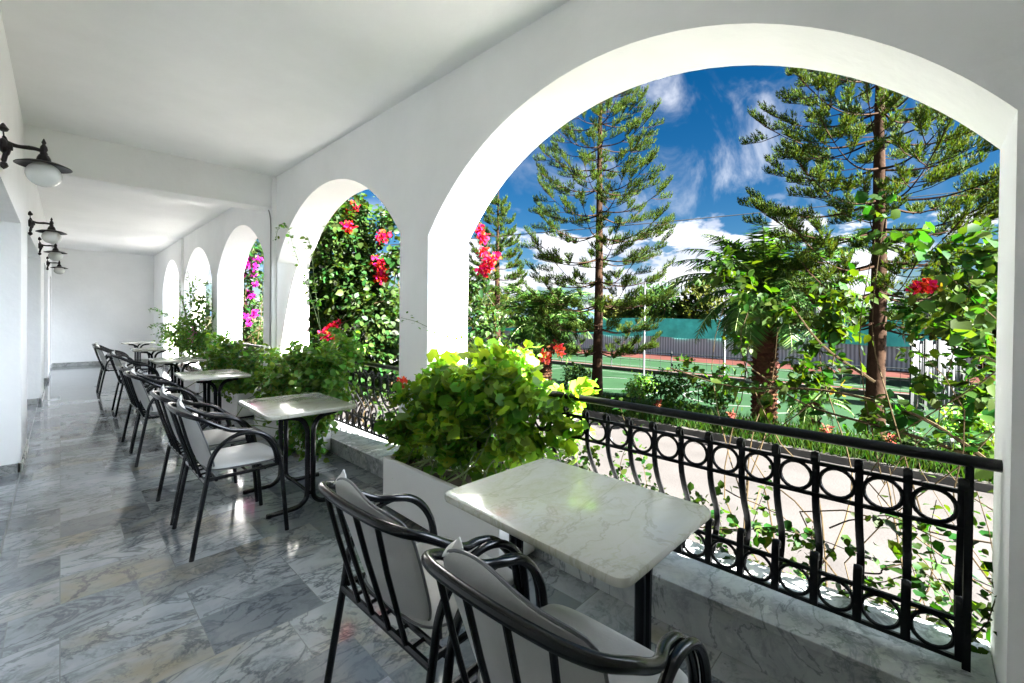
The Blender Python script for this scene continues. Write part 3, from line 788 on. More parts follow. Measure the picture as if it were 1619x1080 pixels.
# ================================================================== wall lamps
def make_lamp(label, y, z, x):
    t = thing('wall_lamp', label, 'lamp', (x, y, z), group='black wall lamps on the left wall')
    m = MB(); m.lathe([(0, 0), (.035, .0), (.048, .012), (.040, .022), (.026, .03), (.020, .05), (0, .05)], (0, 0, 0), 16, axis='x')
    m.tube(cr([(.012, 0, .085), (.016, 0, .05), (.03, 0, .0), (.02, 0, -.055), (.012, 0, -.10)], 4), [.004]*4+[.010]*4+[.016]*4+[.012]*4+[.004], 8)
    m.lathe([(0, 0), (.018, .008), (.024, .022), (.014, .036), (.006, .05), (0, .055)], (.012, 0, .08), 10)
    m.lathe([(0, 0), (.012, .01), (.02, .022), (.014, .04), (0, .05)], (.014, 0, -.14), 10)
    m.build('bracket', 'lamp_metal', t)
    m = MB(); m.tube(cr([(.02, 0, .02), (.07, 0, .012), (.13, 0, .018), (.175, 0, .012)], 4), [.016, .015, .013, .012, .011, .011, .012, .013, .012, .011, .011, .012, .012], 8)
    m.lathe([(0, -.03), (.014, -.03), (.018, -.012), (.013, .0), (.018, .012), (.015, .03), (.007, .044), (.011, .056), (.004, .075), (0, .082)], (.175, 0, .01), 12)
    m.build('arm', 'lamp_metal', t)
    m = MB(); m.lathe([(.0, -.010), (.022, -.012), (.030, -.03), (.034, -.050), (.050, -.056), (.085, -.062), (.122, -.078), (.126, -.083), (.122, -.085), (.085, -.070), (.05, -.064), (.0, -.062)], (.175, 0, 0), 32)
    m.build('shade', 'lamp_metal', t)
    m = MB(); pr = [(0, -.206)]
    for k in range(1, 13):
        a = math.pi*k/13; pr.append((.080*math.sin(a), -.132-.074*math.cos(a)))
    pr.append((.03, -.060)); m.lathe(pr, (.175, 0, 0), 28); m.build('globe', 'globe', t)
    return t
LSP = [(3.95, 2.445, 'black wall lamp with round opal globe, largest and nearest'), (7.16, 2.455, 'black wall lamp with opal globe, second from the viewer'),
       (9.45, 2.455, 'black wall lamp with opal globe, third from the viewer'), (12.53, 2.455, 'black wall lamp with opal globe, smallest and farthest')]
lm = make_lamp(LSP[0][2], LSP[0][0], LSP[0][1], xw(3.9)+.003)
for y, z, lab in LSP[1:]: dup(lm, (xw(y)+.003, y, z), 0, lab)

# ================================================================== planters and their plants
def make_planter(label, x0, x1, y0, y1, z0, z1):
    t = thing('planter_box', label, 'planter', (0, 0, 0), group='white planter boxes by the piers')
    w = .035; m = MB()
    o = [(x0, y0), (x1, y0), (x1, y1), (x0, y1)]; i = [(x0+w, y0+w), (x1-w, y0+w), (x1-w, y1-w), (x0+w, y1-w)]
    vs = [(x, y, z0) for x, y in o]+[(x, y, z1) for x, y in o]+[(x, y, z1) for x, y in i]+[(x, y, z1-.05) for x, y in i]
    fs = [(3, 2, 1, 0)]
    for k in range(4):
        k2 = (k+1) % 4; fs += [(k, k2, 4+k2, 4+k), (4+k, 4+k2, 8+k2, 8+k), (8+k, 8+k2, 12+k2, 12+k)]
    m.add(vs, fs); m.build('box', 'plaster_out', t, smooth=False, bevel=.006)
    n = 14; vs = []; fs = []
    for a in range(n+1):
        for b in range(5): vs.append((x0+w+(x1-x0-2*w)*b/4, y0+w+(y1-y0-2*w)*a/n, z1-.035+rnd.uniform(-.01, .012)))
    for a in range(n):
        for b in range(4): fs.append((a*5+b, a*5+b+1, (a+1)*5+b+1, (a+1)*5+b))
    m = MB(); m.add(vs, fs); m.build('soil', 'soil', t)
    m = MB()
    for y in (y0+.08, y1-.14): m.box(x0+.05, x1-.05, y, y+.06, 0.0, z0)
    m.build('foot', 'concrete', t, smooth=False)
    return t
make_planter('long white planter box in front of the first pier', 1.865, 2.175, 1.695, 2.95, .035, .395).location = (-.175, 0, 0)
make_planter('white planter box hidden under the green plants beyond the second table', 1.72, 1.99, 4.55, 6.20, .035, .36)
make_planter('white planter box below the far ivy by the fourth table', 1.70, 1.98, 6.9, 9.3, .035, .36)
make_planter('white planter box with the tall thin shrub by the far pier', 1.70, 1.98, 9.6, 12.4, .035, .36)

# --- geranium by the first pier
t = thing('geranium_plant', 'large sunlit geranium bush with round leaves in the near planter', 'plant', (1.86, 2.3, .37))
bl = [((2.02, 2.55, .80), (.24, .34, .30), 620), ((2.05, 2.10, .98), (.26, .36, .26), 760), ((2.06, 1.80, .88), (.24, .30, .28), 560), ((1.98, 2.55, 1.0), (.2, .26, .16), 300),
      ((1.93, 2.95, .66), (.17, .28, .30), 460), ((1.85, 2.35, .60), (.15, .45, .22), 420), ((1.82, 2.85, .38), (.08, .16, .17), 130), ((2.22, 1.62, .84), (.16, .22, .26), 260), ((2.2, 2.1, 1.12), (.2, .2, .12), 160),
      ((1.78, 2.75, .27), (.05, .08, .10), 50), ((2.0, 1.95, .60), (.16, .3, .2), 240)]
bl = [((c[0]-1.86, c[1]-2.3, c[2]-.37), r, n) for c, r, n in bl]
bl = [((c[0], c[1]*.95, c[2]), (r[0]*.9, r[1]*.80, r[2]*.93), int(n*.95)) for c, r, n in bl]
V, F = blob_leaves(bl, .066, tmpl=(GV, GF), cl=.055, per=10, sizevar=.42, hollow=.3, droop=.1)
np_mesh('foliage', V, F, 'geranium_leaf', t)
ps = []
for c, r, n in bl:
    for k in range(max(2, n//110)):
        e = Vector(c)+Vector((rnd.gauss(0, r[0]*.5), rnd.gauss(0, r[1]*.5), rnd.gauss(0, r[2]*.5)))
        ps.append(wander((rnd.uniform(-.18, .05), rnd.uniform(-.5, .5), -.02), e, 4, .12))
stems('stem', 'green_stem', ps, .007, .003, t)
fl = [(1.84, 2.94, .95), (2.12, 1.62, 1.26), (2.08, 1.70, 1.22), (1.80, 2.42, .42), (2.1, 2.3, 1.08)]
V, F = petals([(x-1.86, y-2.3, z-.37) for x, y, z in fl[:3]], .035, 34, .026); np_mesh('flower_head', V, F, 'orange_petal', t)
V, F = petals([(2.16-1.86, 1.70-2.3, 1.27-.37)], .04, 22, .03); np_mesh('dry_leaves', V, F, 'dry_leaf', t)

def bush(name, label, cat, origin, blobs, size, leafm, stemm='stem', n_stem=10, r0=.010, tmpl=(OV, OF), cl=.08, per=12, flowers=(), group=None, root=None, droop=.25, hollow=.45, ws=1., spread=.15, extra=None, upn=.8):
    o = Vector(origin); t = thing(name, label, cat, origin, group=group)
    bl = [(tuple(Vector(c)-o), r, n) for c, r, n in blobs]
    V, F = blob_leaves(bl, size, tmpl=tmpl, cl=cl, per=per, droop=droop, hollow=hollow, wscale=ws, upn=upn)
    np_mesh('foliage', V, F, leafm, t)
    ps = []
    for k in range(n_stem):
        c, r, n = bl[k % len(bl)]
        e = Vector(c)+Vector([rnd.uniform(-.7, .7)*q for q in r])
        ps.append(wander((rnd.gauss(0, spread), rnd.gauss(0, spread), 0), e, 5, .14))
    if ps: stems('stem', stemm, ps, r0, r0*.3, t)
    for fm, cs, rad, nper, sz in flowers:
        V, F = petals([tuple(Vector(c)-o) for c in cs], rad, nper, sz); np_mesh('blossoms', V, F, fm, t)
    return t
# --- ivy masses spilling from the second and third planters
bush('ivy_plant', 'bushy green plant spilling to the floor beyond the second table', 'plant', (1.84, 5.1, .33),
     [((1.84, 4.35, .60), (.17, .28, .32), 900), ((1.84, 4.55, .82), (.22, .45, .36), 1700), ((1.84, 5.2, .78), (.22, .5, .36), 1500), ((1.84, 5.9, .72), (.20, .45, .32), 1100),
      ((1.72, 4.5, .40), (.13, .38, .26), 800), ((1.68, 4.3, .20), (.08, .16, .14), 150), ((1.66, 4.75, .20), (.08, .16, .16), 150), ((1.96, 4.4, .88), (.15, .25, .18), 300), ((2.1, 4.6, 1.1), (.2, .5, .2), 700), ((1.75, 5.5, .4), (.12, .5, .2), 500)],
     .052, 'ivy_leaf', 'green_stem', 26, .006, cl=.05, per=12, ws=1.35, hollow=.35, spread=.3)
bush('ivy_plant', 'dense dark green plant behind the third and fourth tables', 'plant', (1.84, 8.0, .33),
     [((1.84, 7.1, .68), (.2, .5, .33), 1100), ((1.84, 7.9, .72), (.2, .5, .34), 1100), ((1.84, 8.7, .68), (.2, .55, .34), 1000), ((1.74, 7.6, .4), (.12, .7, .22), 700), ((2.0, 9.1, .85), (.2, .4, .3), 500)],
     .058, 'ivy_leaf', 'green_stem', 16, .006, cl=.055, per=12, ws=1.35, hollow=.35, spread=.4)
# --- thin tall shrub by the far pier
t = bush('thin_shrub', 'tall loose shrub with thin arching twigs by the far pier', 'shrub', (1.84, 10.6, .33),
     [((1.84, 9.9, .95), (.22, .5, .42), 1500), ((1.80, 10.6, 1.10), (.24, .6, .45), 1500), ((1.78, 11.4, 1.05), (.24, .6, .45), 1200), ((1.74, 12.6, .95), (.22, .7, .35), 800), ((1.85, 10.2, 1.75), (.14, .4, .32), 420), ((1.86, 9.75, 1.6), (.14, .2, .4), 420)],
     .055, 'ivy_leaf', 'stem', 18, .008, cl=.09, per=9, ws=.75, hollow=.2, spread=.3,
     flowers=[('pink_petal', [(1.72, 9.95, 1.12), (1.74, 10.1, 1.2), (1.72, 10.0, 1.0)], .06, 40, .035)])
tw = []
for e in ((1.70, 15.2, 1.62), (1.72, 13.6, 1.5), (1.75, 12.0, 2.25), (1.80, 10.9, 2.35), (1.82, 12.3, 2.02), (1.6, 14.0, 1.2), (1.75, 11.5, 1.9), (1.85, 9.6, 2.1)):
    a = Vector((0, 0, .3)); e = Vector(e)-Vector((1.84, 10.6, .33)); mid = a.lerp(e, .55)+Vector((0, 0, .25))
    tw.append(cr([a, mid, e, e+Vector((0, .2*(1 if e.y > 0 else -1), -.12))], 7))
stems('arching_twig', 'stem', tw, .006, .002, t)
V, F = stem_leaves(tw, .055, .028, t0=.35, wscale=.85)
np_mesh('twig_leaves', V, F, 'ivy_leaf', t)
# --- tendril hanging on the pilaster
t = thing('hanging_tendril', 'leafy vine tendril curling in front of the second pier', 'vine', (2.0, 5.6, 1.9))
pp = [cr([(.12, -.55, -.75), (.04, -.35, -.2), (-.06, -.12, .35), (-.09, .0, .62), (-.1, .16, .70), (-.1, .34, .64), (-.1, .40, .52)], 6),
      cr([(.10, -.5, -.6), (-.02, -.62, -.05), (-.08, -.70, .22), (-.08, -.60, .42), (-.08, -.52, .46)], 6)]
stems('stem', 'green_stem', pp, .004, .002, t)
V, F = stem_leaves(pp, .062, .022, t0=.22, wscale=1.2); np_mesh('foliage', V, F, 'ivy_leaf', t)
# --- thin twig in front of the first pier
t = thing('vine_twig', 'thin trailing vine twig across the first pier', 'vine', (1.97, 2.7, 1.3))
pp = [cr([(.28, -.5, -.12), (.1, -.22, .02), (.0, -.03, .055), (-.03, .2, .12), (-.03, .42, .15)], 6), cr([(.1, -.1, .0), (.03, .05, -.12), (.03, .12, -.32)], 6)]
stems('stem', 'green_stem', pp, .0025, .0015, t)
V, F = stem_leaves(pp, .038, .030, t0=.0, wscale=.9); np_mesh('foliage', V, F, 'ivy_leaf', t)

# ================================================================== bougainvilleas outside
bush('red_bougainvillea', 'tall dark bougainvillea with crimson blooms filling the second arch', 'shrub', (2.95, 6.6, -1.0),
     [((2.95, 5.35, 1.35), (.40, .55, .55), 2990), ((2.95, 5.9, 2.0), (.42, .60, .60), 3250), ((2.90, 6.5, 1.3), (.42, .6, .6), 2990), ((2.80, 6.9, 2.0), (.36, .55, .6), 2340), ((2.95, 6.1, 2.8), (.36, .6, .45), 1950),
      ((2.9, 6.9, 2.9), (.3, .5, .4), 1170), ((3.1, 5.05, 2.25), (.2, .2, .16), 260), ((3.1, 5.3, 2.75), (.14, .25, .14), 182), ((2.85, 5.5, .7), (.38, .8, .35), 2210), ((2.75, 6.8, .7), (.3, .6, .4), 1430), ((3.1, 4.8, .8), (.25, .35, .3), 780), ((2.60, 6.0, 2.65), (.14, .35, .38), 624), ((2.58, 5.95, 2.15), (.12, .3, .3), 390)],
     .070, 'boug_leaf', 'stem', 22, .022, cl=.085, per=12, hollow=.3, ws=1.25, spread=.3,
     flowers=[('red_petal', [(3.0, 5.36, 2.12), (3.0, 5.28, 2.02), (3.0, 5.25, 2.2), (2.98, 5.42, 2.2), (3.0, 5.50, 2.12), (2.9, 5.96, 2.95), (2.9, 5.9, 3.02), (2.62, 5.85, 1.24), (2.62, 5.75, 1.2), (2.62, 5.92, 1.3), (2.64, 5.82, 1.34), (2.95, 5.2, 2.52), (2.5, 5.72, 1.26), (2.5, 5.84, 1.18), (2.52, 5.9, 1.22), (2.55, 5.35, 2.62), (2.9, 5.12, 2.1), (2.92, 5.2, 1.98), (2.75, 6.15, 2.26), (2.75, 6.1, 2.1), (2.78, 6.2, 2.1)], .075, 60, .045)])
bush('magenta_bougainvillea', 'bougainvillea with magenta blooms seen through the third arch', 'shrub', (2.8, 10.2, -1.0),
     [((2.85, 10.2, 2.9), (.2, .4, .35), 350), ((2.8, 10.3, 2.3), (.22, .45, .4), 500), ((2.8, 10.4, 1.6), (.25, .4, .5), 500), ((2.8, 10.8, 1.2), (.3, .4, .5), 400)],
     .075, 'boug_leaf', 'stem', 12, .016, cl=.08, per=10, hollow=.2,
     flowers=[('magenta_petal', [(2.72+rnd.uniform(-.1, .1), 10.15+rnd.gauss(0, .16), z+rnd.gauss(0, .07)) for z in (2.72, 2.62, 2.55, 2.5, 2.45, 2.4, 2.35, 2.28, 2.2, 2.02, 1.96, 1.78, 1.5, 1.42, 1.36, 1.3)], .06, 26, .045)])
bush('yellow_green_bush', 'light green bush behind the third railing', 'shrub', (3.1, 10.2, -1.0),
     [((3.1, 9.9, .8), (.4, .7, .45), 1400), ((3.0, 11., .8), (.4, .6, .5), 900)], .06, 'bright_leaf', 'stem', 8, .012, cl=.08, per=12)
bush('climbing_bougainvillea', 'leafy red flowered climber beyond the left edge of the near arch', 'shrub', (3.3, 3.5, -1.0),
     [((3.3, 3.62, 1.45), (.25, .35, .30), 600), ((3.3, 3.55, .95), (.25, .40, .35), 700), ((3.25, 3.65, 1.9), (.2, .18, .22), 240), ((3.3, 3.5, .4), (.3, .4, .4), 600)],
     .060, 'boug_leaf', 'stem', 9, .012, cl=.08, per=10, hollow=.2, ws=.9,
     flowers=[('red_petal', [(3.2, 3.44, 2.1), (3.2, 3.42, 2.02), (3.2, 3.50, 2.18), (3.2, 3.50, 1.98), (3.2, 3.56, 2.42), (3.2, 3.5, 2.35), (3.2, 3.3, 2.1)], .055, 46, .042)])
# --- light shrub in the middle of the near arch
bush('light_shrub', 'light green broad leaved shrub growing in front of the palm', 'shrub', (3.7, .85, -1.0),
     [((3.6, 1.15, 1.82), (.14, .14, .13), 91), ((3.6, 1.0, 1.66), (.16, .16, .18), 108), ((3.6, .42, 1.62), (.16, .15, .15), 125), ((3.6, .48, 1.38), (.18, .16, .18), 167), ((3.65, .75, 1.50), (.14, .16, .08), 50), ((3.6, .56, 1.08), (.2, .24, .16), 158), ((3.6, 1.0, 1.28), (.12, .2, .08), 41),
      ((3.6, 1.30, 1.05), (.16, .22, .10), 75), ((3.6, .85, .98), (.18, .3, .10), 66)],
     .064, 'bright_leaf', 'stem', 7, .008, cl=.07, per=11, hollow=.15, ws=1.05, droop=.6, spread=.18,
     flowers=[('yellow_leaf', [(3.5, .38, 1.02)], .05, 4, .05)])
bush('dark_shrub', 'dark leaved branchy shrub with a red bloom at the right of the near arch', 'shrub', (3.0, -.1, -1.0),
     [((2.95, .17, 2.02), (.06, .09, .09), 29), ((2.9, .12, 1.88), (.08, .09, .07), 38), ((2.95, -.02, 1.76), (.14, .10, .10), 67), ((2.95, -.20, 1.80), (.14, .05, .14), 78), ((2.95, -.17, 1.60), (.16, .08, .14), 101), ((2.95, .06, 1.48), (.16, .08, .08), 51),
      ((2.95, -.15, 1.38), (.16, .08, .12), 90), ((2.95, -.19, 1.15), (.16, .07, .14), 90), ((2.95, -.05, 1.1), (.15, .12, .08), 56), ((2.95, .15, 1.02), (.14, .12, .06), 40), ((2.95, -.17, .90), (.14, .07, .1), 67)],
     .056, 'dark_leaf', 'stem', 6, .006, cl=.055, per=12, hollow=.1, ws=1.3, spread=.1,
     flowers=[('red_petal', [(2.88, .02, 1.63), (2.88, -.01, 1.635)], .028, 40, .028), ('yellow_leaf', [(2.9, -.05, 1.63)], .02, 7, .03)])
bush('light_climber', 'small leaved sunlit climber mingled with the dark shrub by the right jamb', 'vine', (3.25, -.15, -1.0),
     [((3.2, -.24, 1.75), (.15, .10, .2), 132), ((3.2, -.10, 1.55), (.15, .16, .16), 144), ((3.2, -.22, 1.35), (.15, .10, .16), 120), ((3.2, -.05, 1.22), (.15, .16, .1), 78), ((3.2, -.2, 1.0), (.15, .12, .14), 96), ((3.2, .12, .93), (.15, .22, .07), 66)],
     .045, 'bright_leaf', 'stem', 4, .004, cl=.05, per=8, hollow=.1, ws=1.1, spread=.1)
t = thing('leaning_branch', 'long bare branch with sparse leaves slanting behind the near railing', 'branch', (3.0, .5, 1.0))
pp = [cr([(-.1, -.85, -.28), (-.05, -.5, -.02), (0, -.1, .06), (.05, .4, .02), (.1, .85, .1)], 8), cr([(-.1, -.8, -.2), (0, -.45, -.12), (.1, 0, -.05), (.1, .3, .14)], 8), cr([(.3, -.3, .1), (.3, -.05, .3), (.3, .12, .55)], 6)]
stems('stem', 'stem', pp, .010, .004, t); V, F = stem_leaves(pp, .07, .035, t0=.1, wscale=1.2); np_mesh('foliage', V, F, 'dark_leaf', t)
# --- near leaves at the right jamb
t = thing('near_sprig', 'dark glossy sprig reaching in by the right edge of the near arch', 'sprig', (2.6, -.3, 1.2))
pp = [cr([(.25, -.1, -.5), (.08, .0, -.1), (-.05, .06, .12), (-.08, .03, .3)], 7), cr([(.02, .03, .05), (-.06, .12, .12), (-.1, .14, .1)], 5)]
stems('stem', 'stem', pp, .005, .002, t); V, F = stem_leaves(pp, .075, .028, t0=.3, wscale=1.25); np_mesh('foliage', V, F, 'dark_leaf', t)
# --- low vine threading the near railing
t = thing('railing_vine', 'straggling leafy vine threading through the near railing', 'vine', (2.5, .4, -1.0))
pp = []
for a, b in (((2.7, 1.2, -1), (2.45, .80, .52)), ((2.7, 1.0, -1), (2.5, .55, .68)), ((2.7, .3, -1), (2.42, .36, .50)), ((2.7, .3, -1), (2.45, .06, .66)), ((2.7, -.2, -1), (2.45, -.16, .80)), ((2.7, -.3, -1), (2.5, -.05, .72)),
             ((2.45, .9, .30), (2.42, .12, .42)), ((2.45, .6, .02), (2.4, -.14, .30)), ((2.45, .75, .55), (2.4, .3, .42)), ((2.7, 1.5, -1), (2.42, 1.08, .45)), ((2.6, 1.7, -1), (2.4, 1.25, .82)), ((2.5, .4, .1), (2.4, -.15, .1)),
             ((2.55, -.3, -1), (2.4, -.19, .5)), ((2.45, .3, .5), (2.42, -.15, .62)), ((2.42, .2, .35), (2.4, -.15, .45)), ((2.7, 1.4, -1), (2.5, 1.4, .95))):
    pp.append([p-Vector((2.5, .4, -1.0)) for p in wander(a, b, 6, .10, .06)])
stems('stem', 'stem', pp, .0038, .0015, t)
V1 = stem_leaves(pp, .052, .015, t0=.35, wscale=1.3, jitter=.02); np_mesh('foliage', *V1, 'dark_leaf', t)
V1 = stem_leaves(pp, .050, .060, t0=.1, wscale=1.2, jitter=.05); np_mesh('lit_foliage', *V1, 'bright_leaf', t)
bush('low_hedge', 'low sunny green growth along the foot of the arcade wall', 'hedge', (2.75, .6, -1.0),
     [((2.72, -.15, -.05), (.2, .35, .42), 900), ((2.68, .5, -.22), (.2, .4, .42), 850), ((2.70, 1.2, -.05), (.2, .5, .45), 1100), ((2.75, 2.0, .1), (.25, .5, .6), 1000), ((2.75, 3.5, .0), (.25, .9, .6), 1500), ((2.75, 4.6, .1), (.25, .6, .6), 900)],
     .048, 'bright_leaf', 'stem', 5, .004, cl=.07, per=10, ws=1.1, hollow=.2, spread=.4)

# ================================================================== Norfolk pines
def norfolk(label, loc, H, rb, levels, seed, blade=.075, dens=1.0, spread=1., tops=True, bias=None):
    global npr, rnd
    rnd = random.Random(seed); npr = np.random.default_rng(seed)
    t = thing('norfolk_pine', label, 'tree', loc, group='norfolk pines beyond the road')
    m = MB(); n = 14
    m.tube([(.02*math.sin(k*.9)*.6, .02*math.cos(k*.7), H*k/n) for k in range(n+1)], [rb*(1.25 if k == 0 else 1)*(1-.93*(k/n)**1.15) for k in range(n+1)], 10)
    m.build('trunk', 'bark', t)
    bm_ = MB(); P = []; D = []; U = []; S = []
    def cord(p0, d, Lc):
        """a foliage cord: short needles packed all round an upcurving twig"""
        k = max(5, int(Lc/.0095*dens)); tt = npr.random(k)
        up_ = np.array([0, 0, 1.])
        base = p0 + d*(tt*Lc)[:, None] + up_*(.35*Lc*tt**2)[:, None]
        rd = unit(npr.normal(size=(k, 3)))
        dd = d*.85 + up_*(.55*tt)[:, None] + rd*.55
        P.append(base+rd*.008); D.append(dd); U.append(npr.normal(size=(k, 3))); S.append(blade*npr.uniform(.6, 1.15, k))
    for (z, Lb, nb, rise) in levels:
        ph = rnd.uniform(0, 6.28)
        for k in range(nb):
            a = ph + 2*math.pi*k/nb + rnd.gauss(0, .10); Lk = Lb*rnd.uniform(.84, 1.08); zz = z+rnd.gauss(0, .04)
            dr = np.array([math.cos(a), math.sin(a), 0.]); sd_ = np.array([-math.sin(a), math.cos(a), 0.])
            pts = []; ns = 7
            for i in range(ns+1):
                f = i/ns; pts.append(tuple(dr*Lk*f*spread + np.array([0, 0, zz + Lk*(rise*f - .12*math.sin(math.pi*f) + .16*f**2.6)])))
            bm_.tube(cr(pts, 2), [max(.007, .026*Lk/2*(1-i/(2*ns))) for i in range(2*ns+1)], 5)
            pa = np.array(pts)
            def brush(q0, q1, ww):
                """one spray: a twig with a comb of short upswept foliage cords on its outer part"""
                q0 = np.asarray(q0, float); q1 = np.asarray(q1, float); Lq = np.linalg.norm(q1-q0); dq = (q1-q0)/Lq; sq = unit(np.cross(dq, np.array([0, 0, 1.])))
                mid = (q0+q1)/2-np.array([0, 0, .06*Lq]); bm_.tube([tuple(q0), tuple(mid), tuple(q1)], [.010, .008, .005], 4)
                kc = max(6, int(Lq*.66/.019))
                for c in range(kc):
                    f = .34+.66*(c+rnd.random())/kc; o_ = (q0*(1-f)**2+mid*2*f*(1-f)+q1*f*f)
                    hl = ww*(.55+.45*math.sin(math.pi*min(1, (f-.2)/.8*.75+.2)))*rnd.uniform(.75, 1.15)
                    sgn = 1 if c % 2 else -1
                    dc = unit(dq*rnd.uniform(.35, .8)+sq*sgn*rnd.uniform(.15, .85)+np.array([0, 0, rnd.uniform(.4, 1.1)])); cord(o_, dc, hl)
            nsd = max(3, int(round(Lk*1.5))); st = .33
            for q in range(nsd):
                f = st+(.86-st)*(q+rnd.uniform(.1, .6))/nsd; fi = f*ns; i0 = min(ns-1, int(fi)); p = pa[i0]+(pa[i0+1]-pa[i0])*(fi-i0)
                for s in (-1, 1):
                    if rnd.random() < .12: continue
                    ll = (.34+.42*(1-abs(f-.5)))*min(1.1, Lk/2.)*rnd.uniform(.75, 1.15)
                    e = p+unit(dr*.85+sd_*s*rnd.uniform(.55, 1.)+np.array([0, 0, rnd.uniform(.05, .3)]))*ll
                    brush(p, e, .185)
            brush(pa[-3]*.5+pa[-2]*.5, pa[-1]+unit(pa[-1]-pa[-2])*.12, .19)
    bm_.build('branches', 'bark', t)
    P = np.concatenate(P); D = np.concatenate(D); U = np.concatenate(U); S = np.concatenate(S)
    V, F = scatter(P, D, U, S, NV, NF, .26)
    np_mesh('crown', V, F, 'needle', t)
    return t
# pine in the centre of the near arch
lv = []
z = 1.45
for L_ in (2.15, 2.35, 2.5, 2.45, 2.35, 2.25, 2.15, 2.05, 1.95, 1.8, 1.6, 1.35, 1.1, .8, .5):
    lv.append((z, L_, 6 if L_ > 1.2 else 5, .05+.20*(1-L_/2.5)+.006*len(lv))); z += .76 - .006*len(lv)
norfolk('norfolk pine in the middle of the near arch with its full crown showing', (12.0, 7.6, -1.0), 12.6, .165, lv, 21, dens=.9)
lv = []; z = 2.45
for L_ in (1.9, 2.15, 2.25, 2.25, 2.2, 2.15, 2.1, 2.0, 1.9, 1.75, 1.5, 1.2, .9):
    lv.append((z, L_, 6, .06+.010*len(lv))); z += .62 - .006*len(lv)
norfolk('norfolk pine at the right of the near arch, crown cut off by the arch', (11.2, .66, -1.0), 10.8, .165, lv, 5, dens=1.1)
lv = []; z = 2.0
for L_ in (1.9, 1.8, 1.7, 1.6, 1.5, 1.4, 1.25, 1.1, .95, .8, .6, .4):
    lv.append((z, L_, 5, .12+.3*(1-L_/2.))); z += .64 - .012*len(lv)
norfolk('smaller norfolk pine at the left of the near arch', (15.4, 15.75, -1.0), 9.3, .2, lv, 9, dens=.6, blade=.11)
rnd = random.Random(77); npr = np.random.default_rng(77)

# ================================================================== palms
def palm(label, loc, H, rb, nf, FL, seed, flare=1.2):
    r_ = random.Random(seed)
    t = thing('palm_tree', label, 'tree', loc, group='palm trees beyond the road')
    m = MB(); n = 26
    m.tube([(0, 0, H*k/n) for k in range(n+1)], [rb*(1.0+.10*math.sin(k*.5)+.12*(k/n > .8)) for k in range(n+1)], 14)
    tr = m.build('trunk', 'palm_bark', t)
    m = MB(); rows = int(H/.105)
    for i in range(rows):            # leaf base scars in diagonal rows
        for k in range(12):
            a = 2*math.pi*(k+.5*(i % 2))/12; z = .05+H*i/rows; c, s = math.cos(a), math.sin(a); r0 = rb*1.06; w = .052*rb/.22
            px = lambda rr, zz, ww: (rr*c-ww*s, rr*s+ww*c, zz)
            m.add([px(r0, z-.045, 0), px(r0+.045, z+.035, -w*1.3), px(r0+.05, z+.045, w*1.3), px(r0+.015, z+.075, 0), px(r0-.02, z+.01, -w*1.5), px(r0-.02, z+.01, w*1.5)],
                  [(0, 2, 1), (1, 2, 3), (0, 1, 4), (0, 5, 2), (1, 3, 4), (2, 5, 3)])
    m.build('leaf_scars', 'palm_bark', t, smooth=False)
    bm_ = MB(); P = []; D = []; U = []; S = []
    for k in range(nf):
        a = k*2.39996 + r_.gauss(0, .15); f = k/nf; el = R(80-112*f+r_.gauss(0, 5)); Lf = FL*r_.uniform(.85, 1.08)*(.8+.25*math.sin(math.pi*min(1, f+.2)))
        dr = Vector((math.cos(a), math.sin(a), 0)); p = Vector((0, 0, H-.05))+dr*rb*.5; pts = [p]; ns = 12; e = el
        for i in range(ns):
            d = dr*math.cos(e)+Vector((0, 0, math.sin(e))); p = p+d*(Lf/ns); pts.append(p); e -= R(5.2+4.*i/ns)
        bm_.tube(pts, [.022*(1-.85*i/ns) for i in range(ns+1)], 5)
        sd_ = Vector((-dr.y, dr.x, 0))
        for i in range(3, 64):
            g = i/64*ns; i0 = min(ns-1, int(g)); q = pts[i0].lerp(pts[i0+1], g-i0); tg = (pts[i0+1]-pts[i0]).normalized(); nrm = sd_.cross(tg)
            ll = FL*.21*math.sin(math.pi*min(.97, (i/64)*.82+.14))
            for s in (-1, 1):
                d = tg*.55+sd_*s*.9+nrm*r_.uniform(-.1, .45)+Vector((0, 0, -.18))+Vector((r_.gauss(0, .07), r_.gauss(0, .07), r_.gauss(0, .07)))
                P.append(tuple(q)); D.append(tuple(d)); U.append(tuple(nrm+sd_*r_.gauss(0, .3))); S.append(ll*r_.uniform(.85, 1.1))
    bm_.build('frond_stalks', 'green_stem', t)
    V, F = scatter(P, D, U, S, BV, BF, .10); np_mesh('fronds', V, F, 'palm_leaf', t)
    return t
palm('date palm with a scaly trunk in front of the green court', (11.6, 2.72, -1.0), 3.2, .225, 52, 2.45, 3)
palm('date palm with a short trunk left of the middle pine', (13.3, 10.95, -1.0), 2.4, .30, 48, 2.6, 4)
palm('small squat palm between the scaly palm and the right pine', (11.1, 1.72, -1.0), .75, .15, 18, .8, 6)

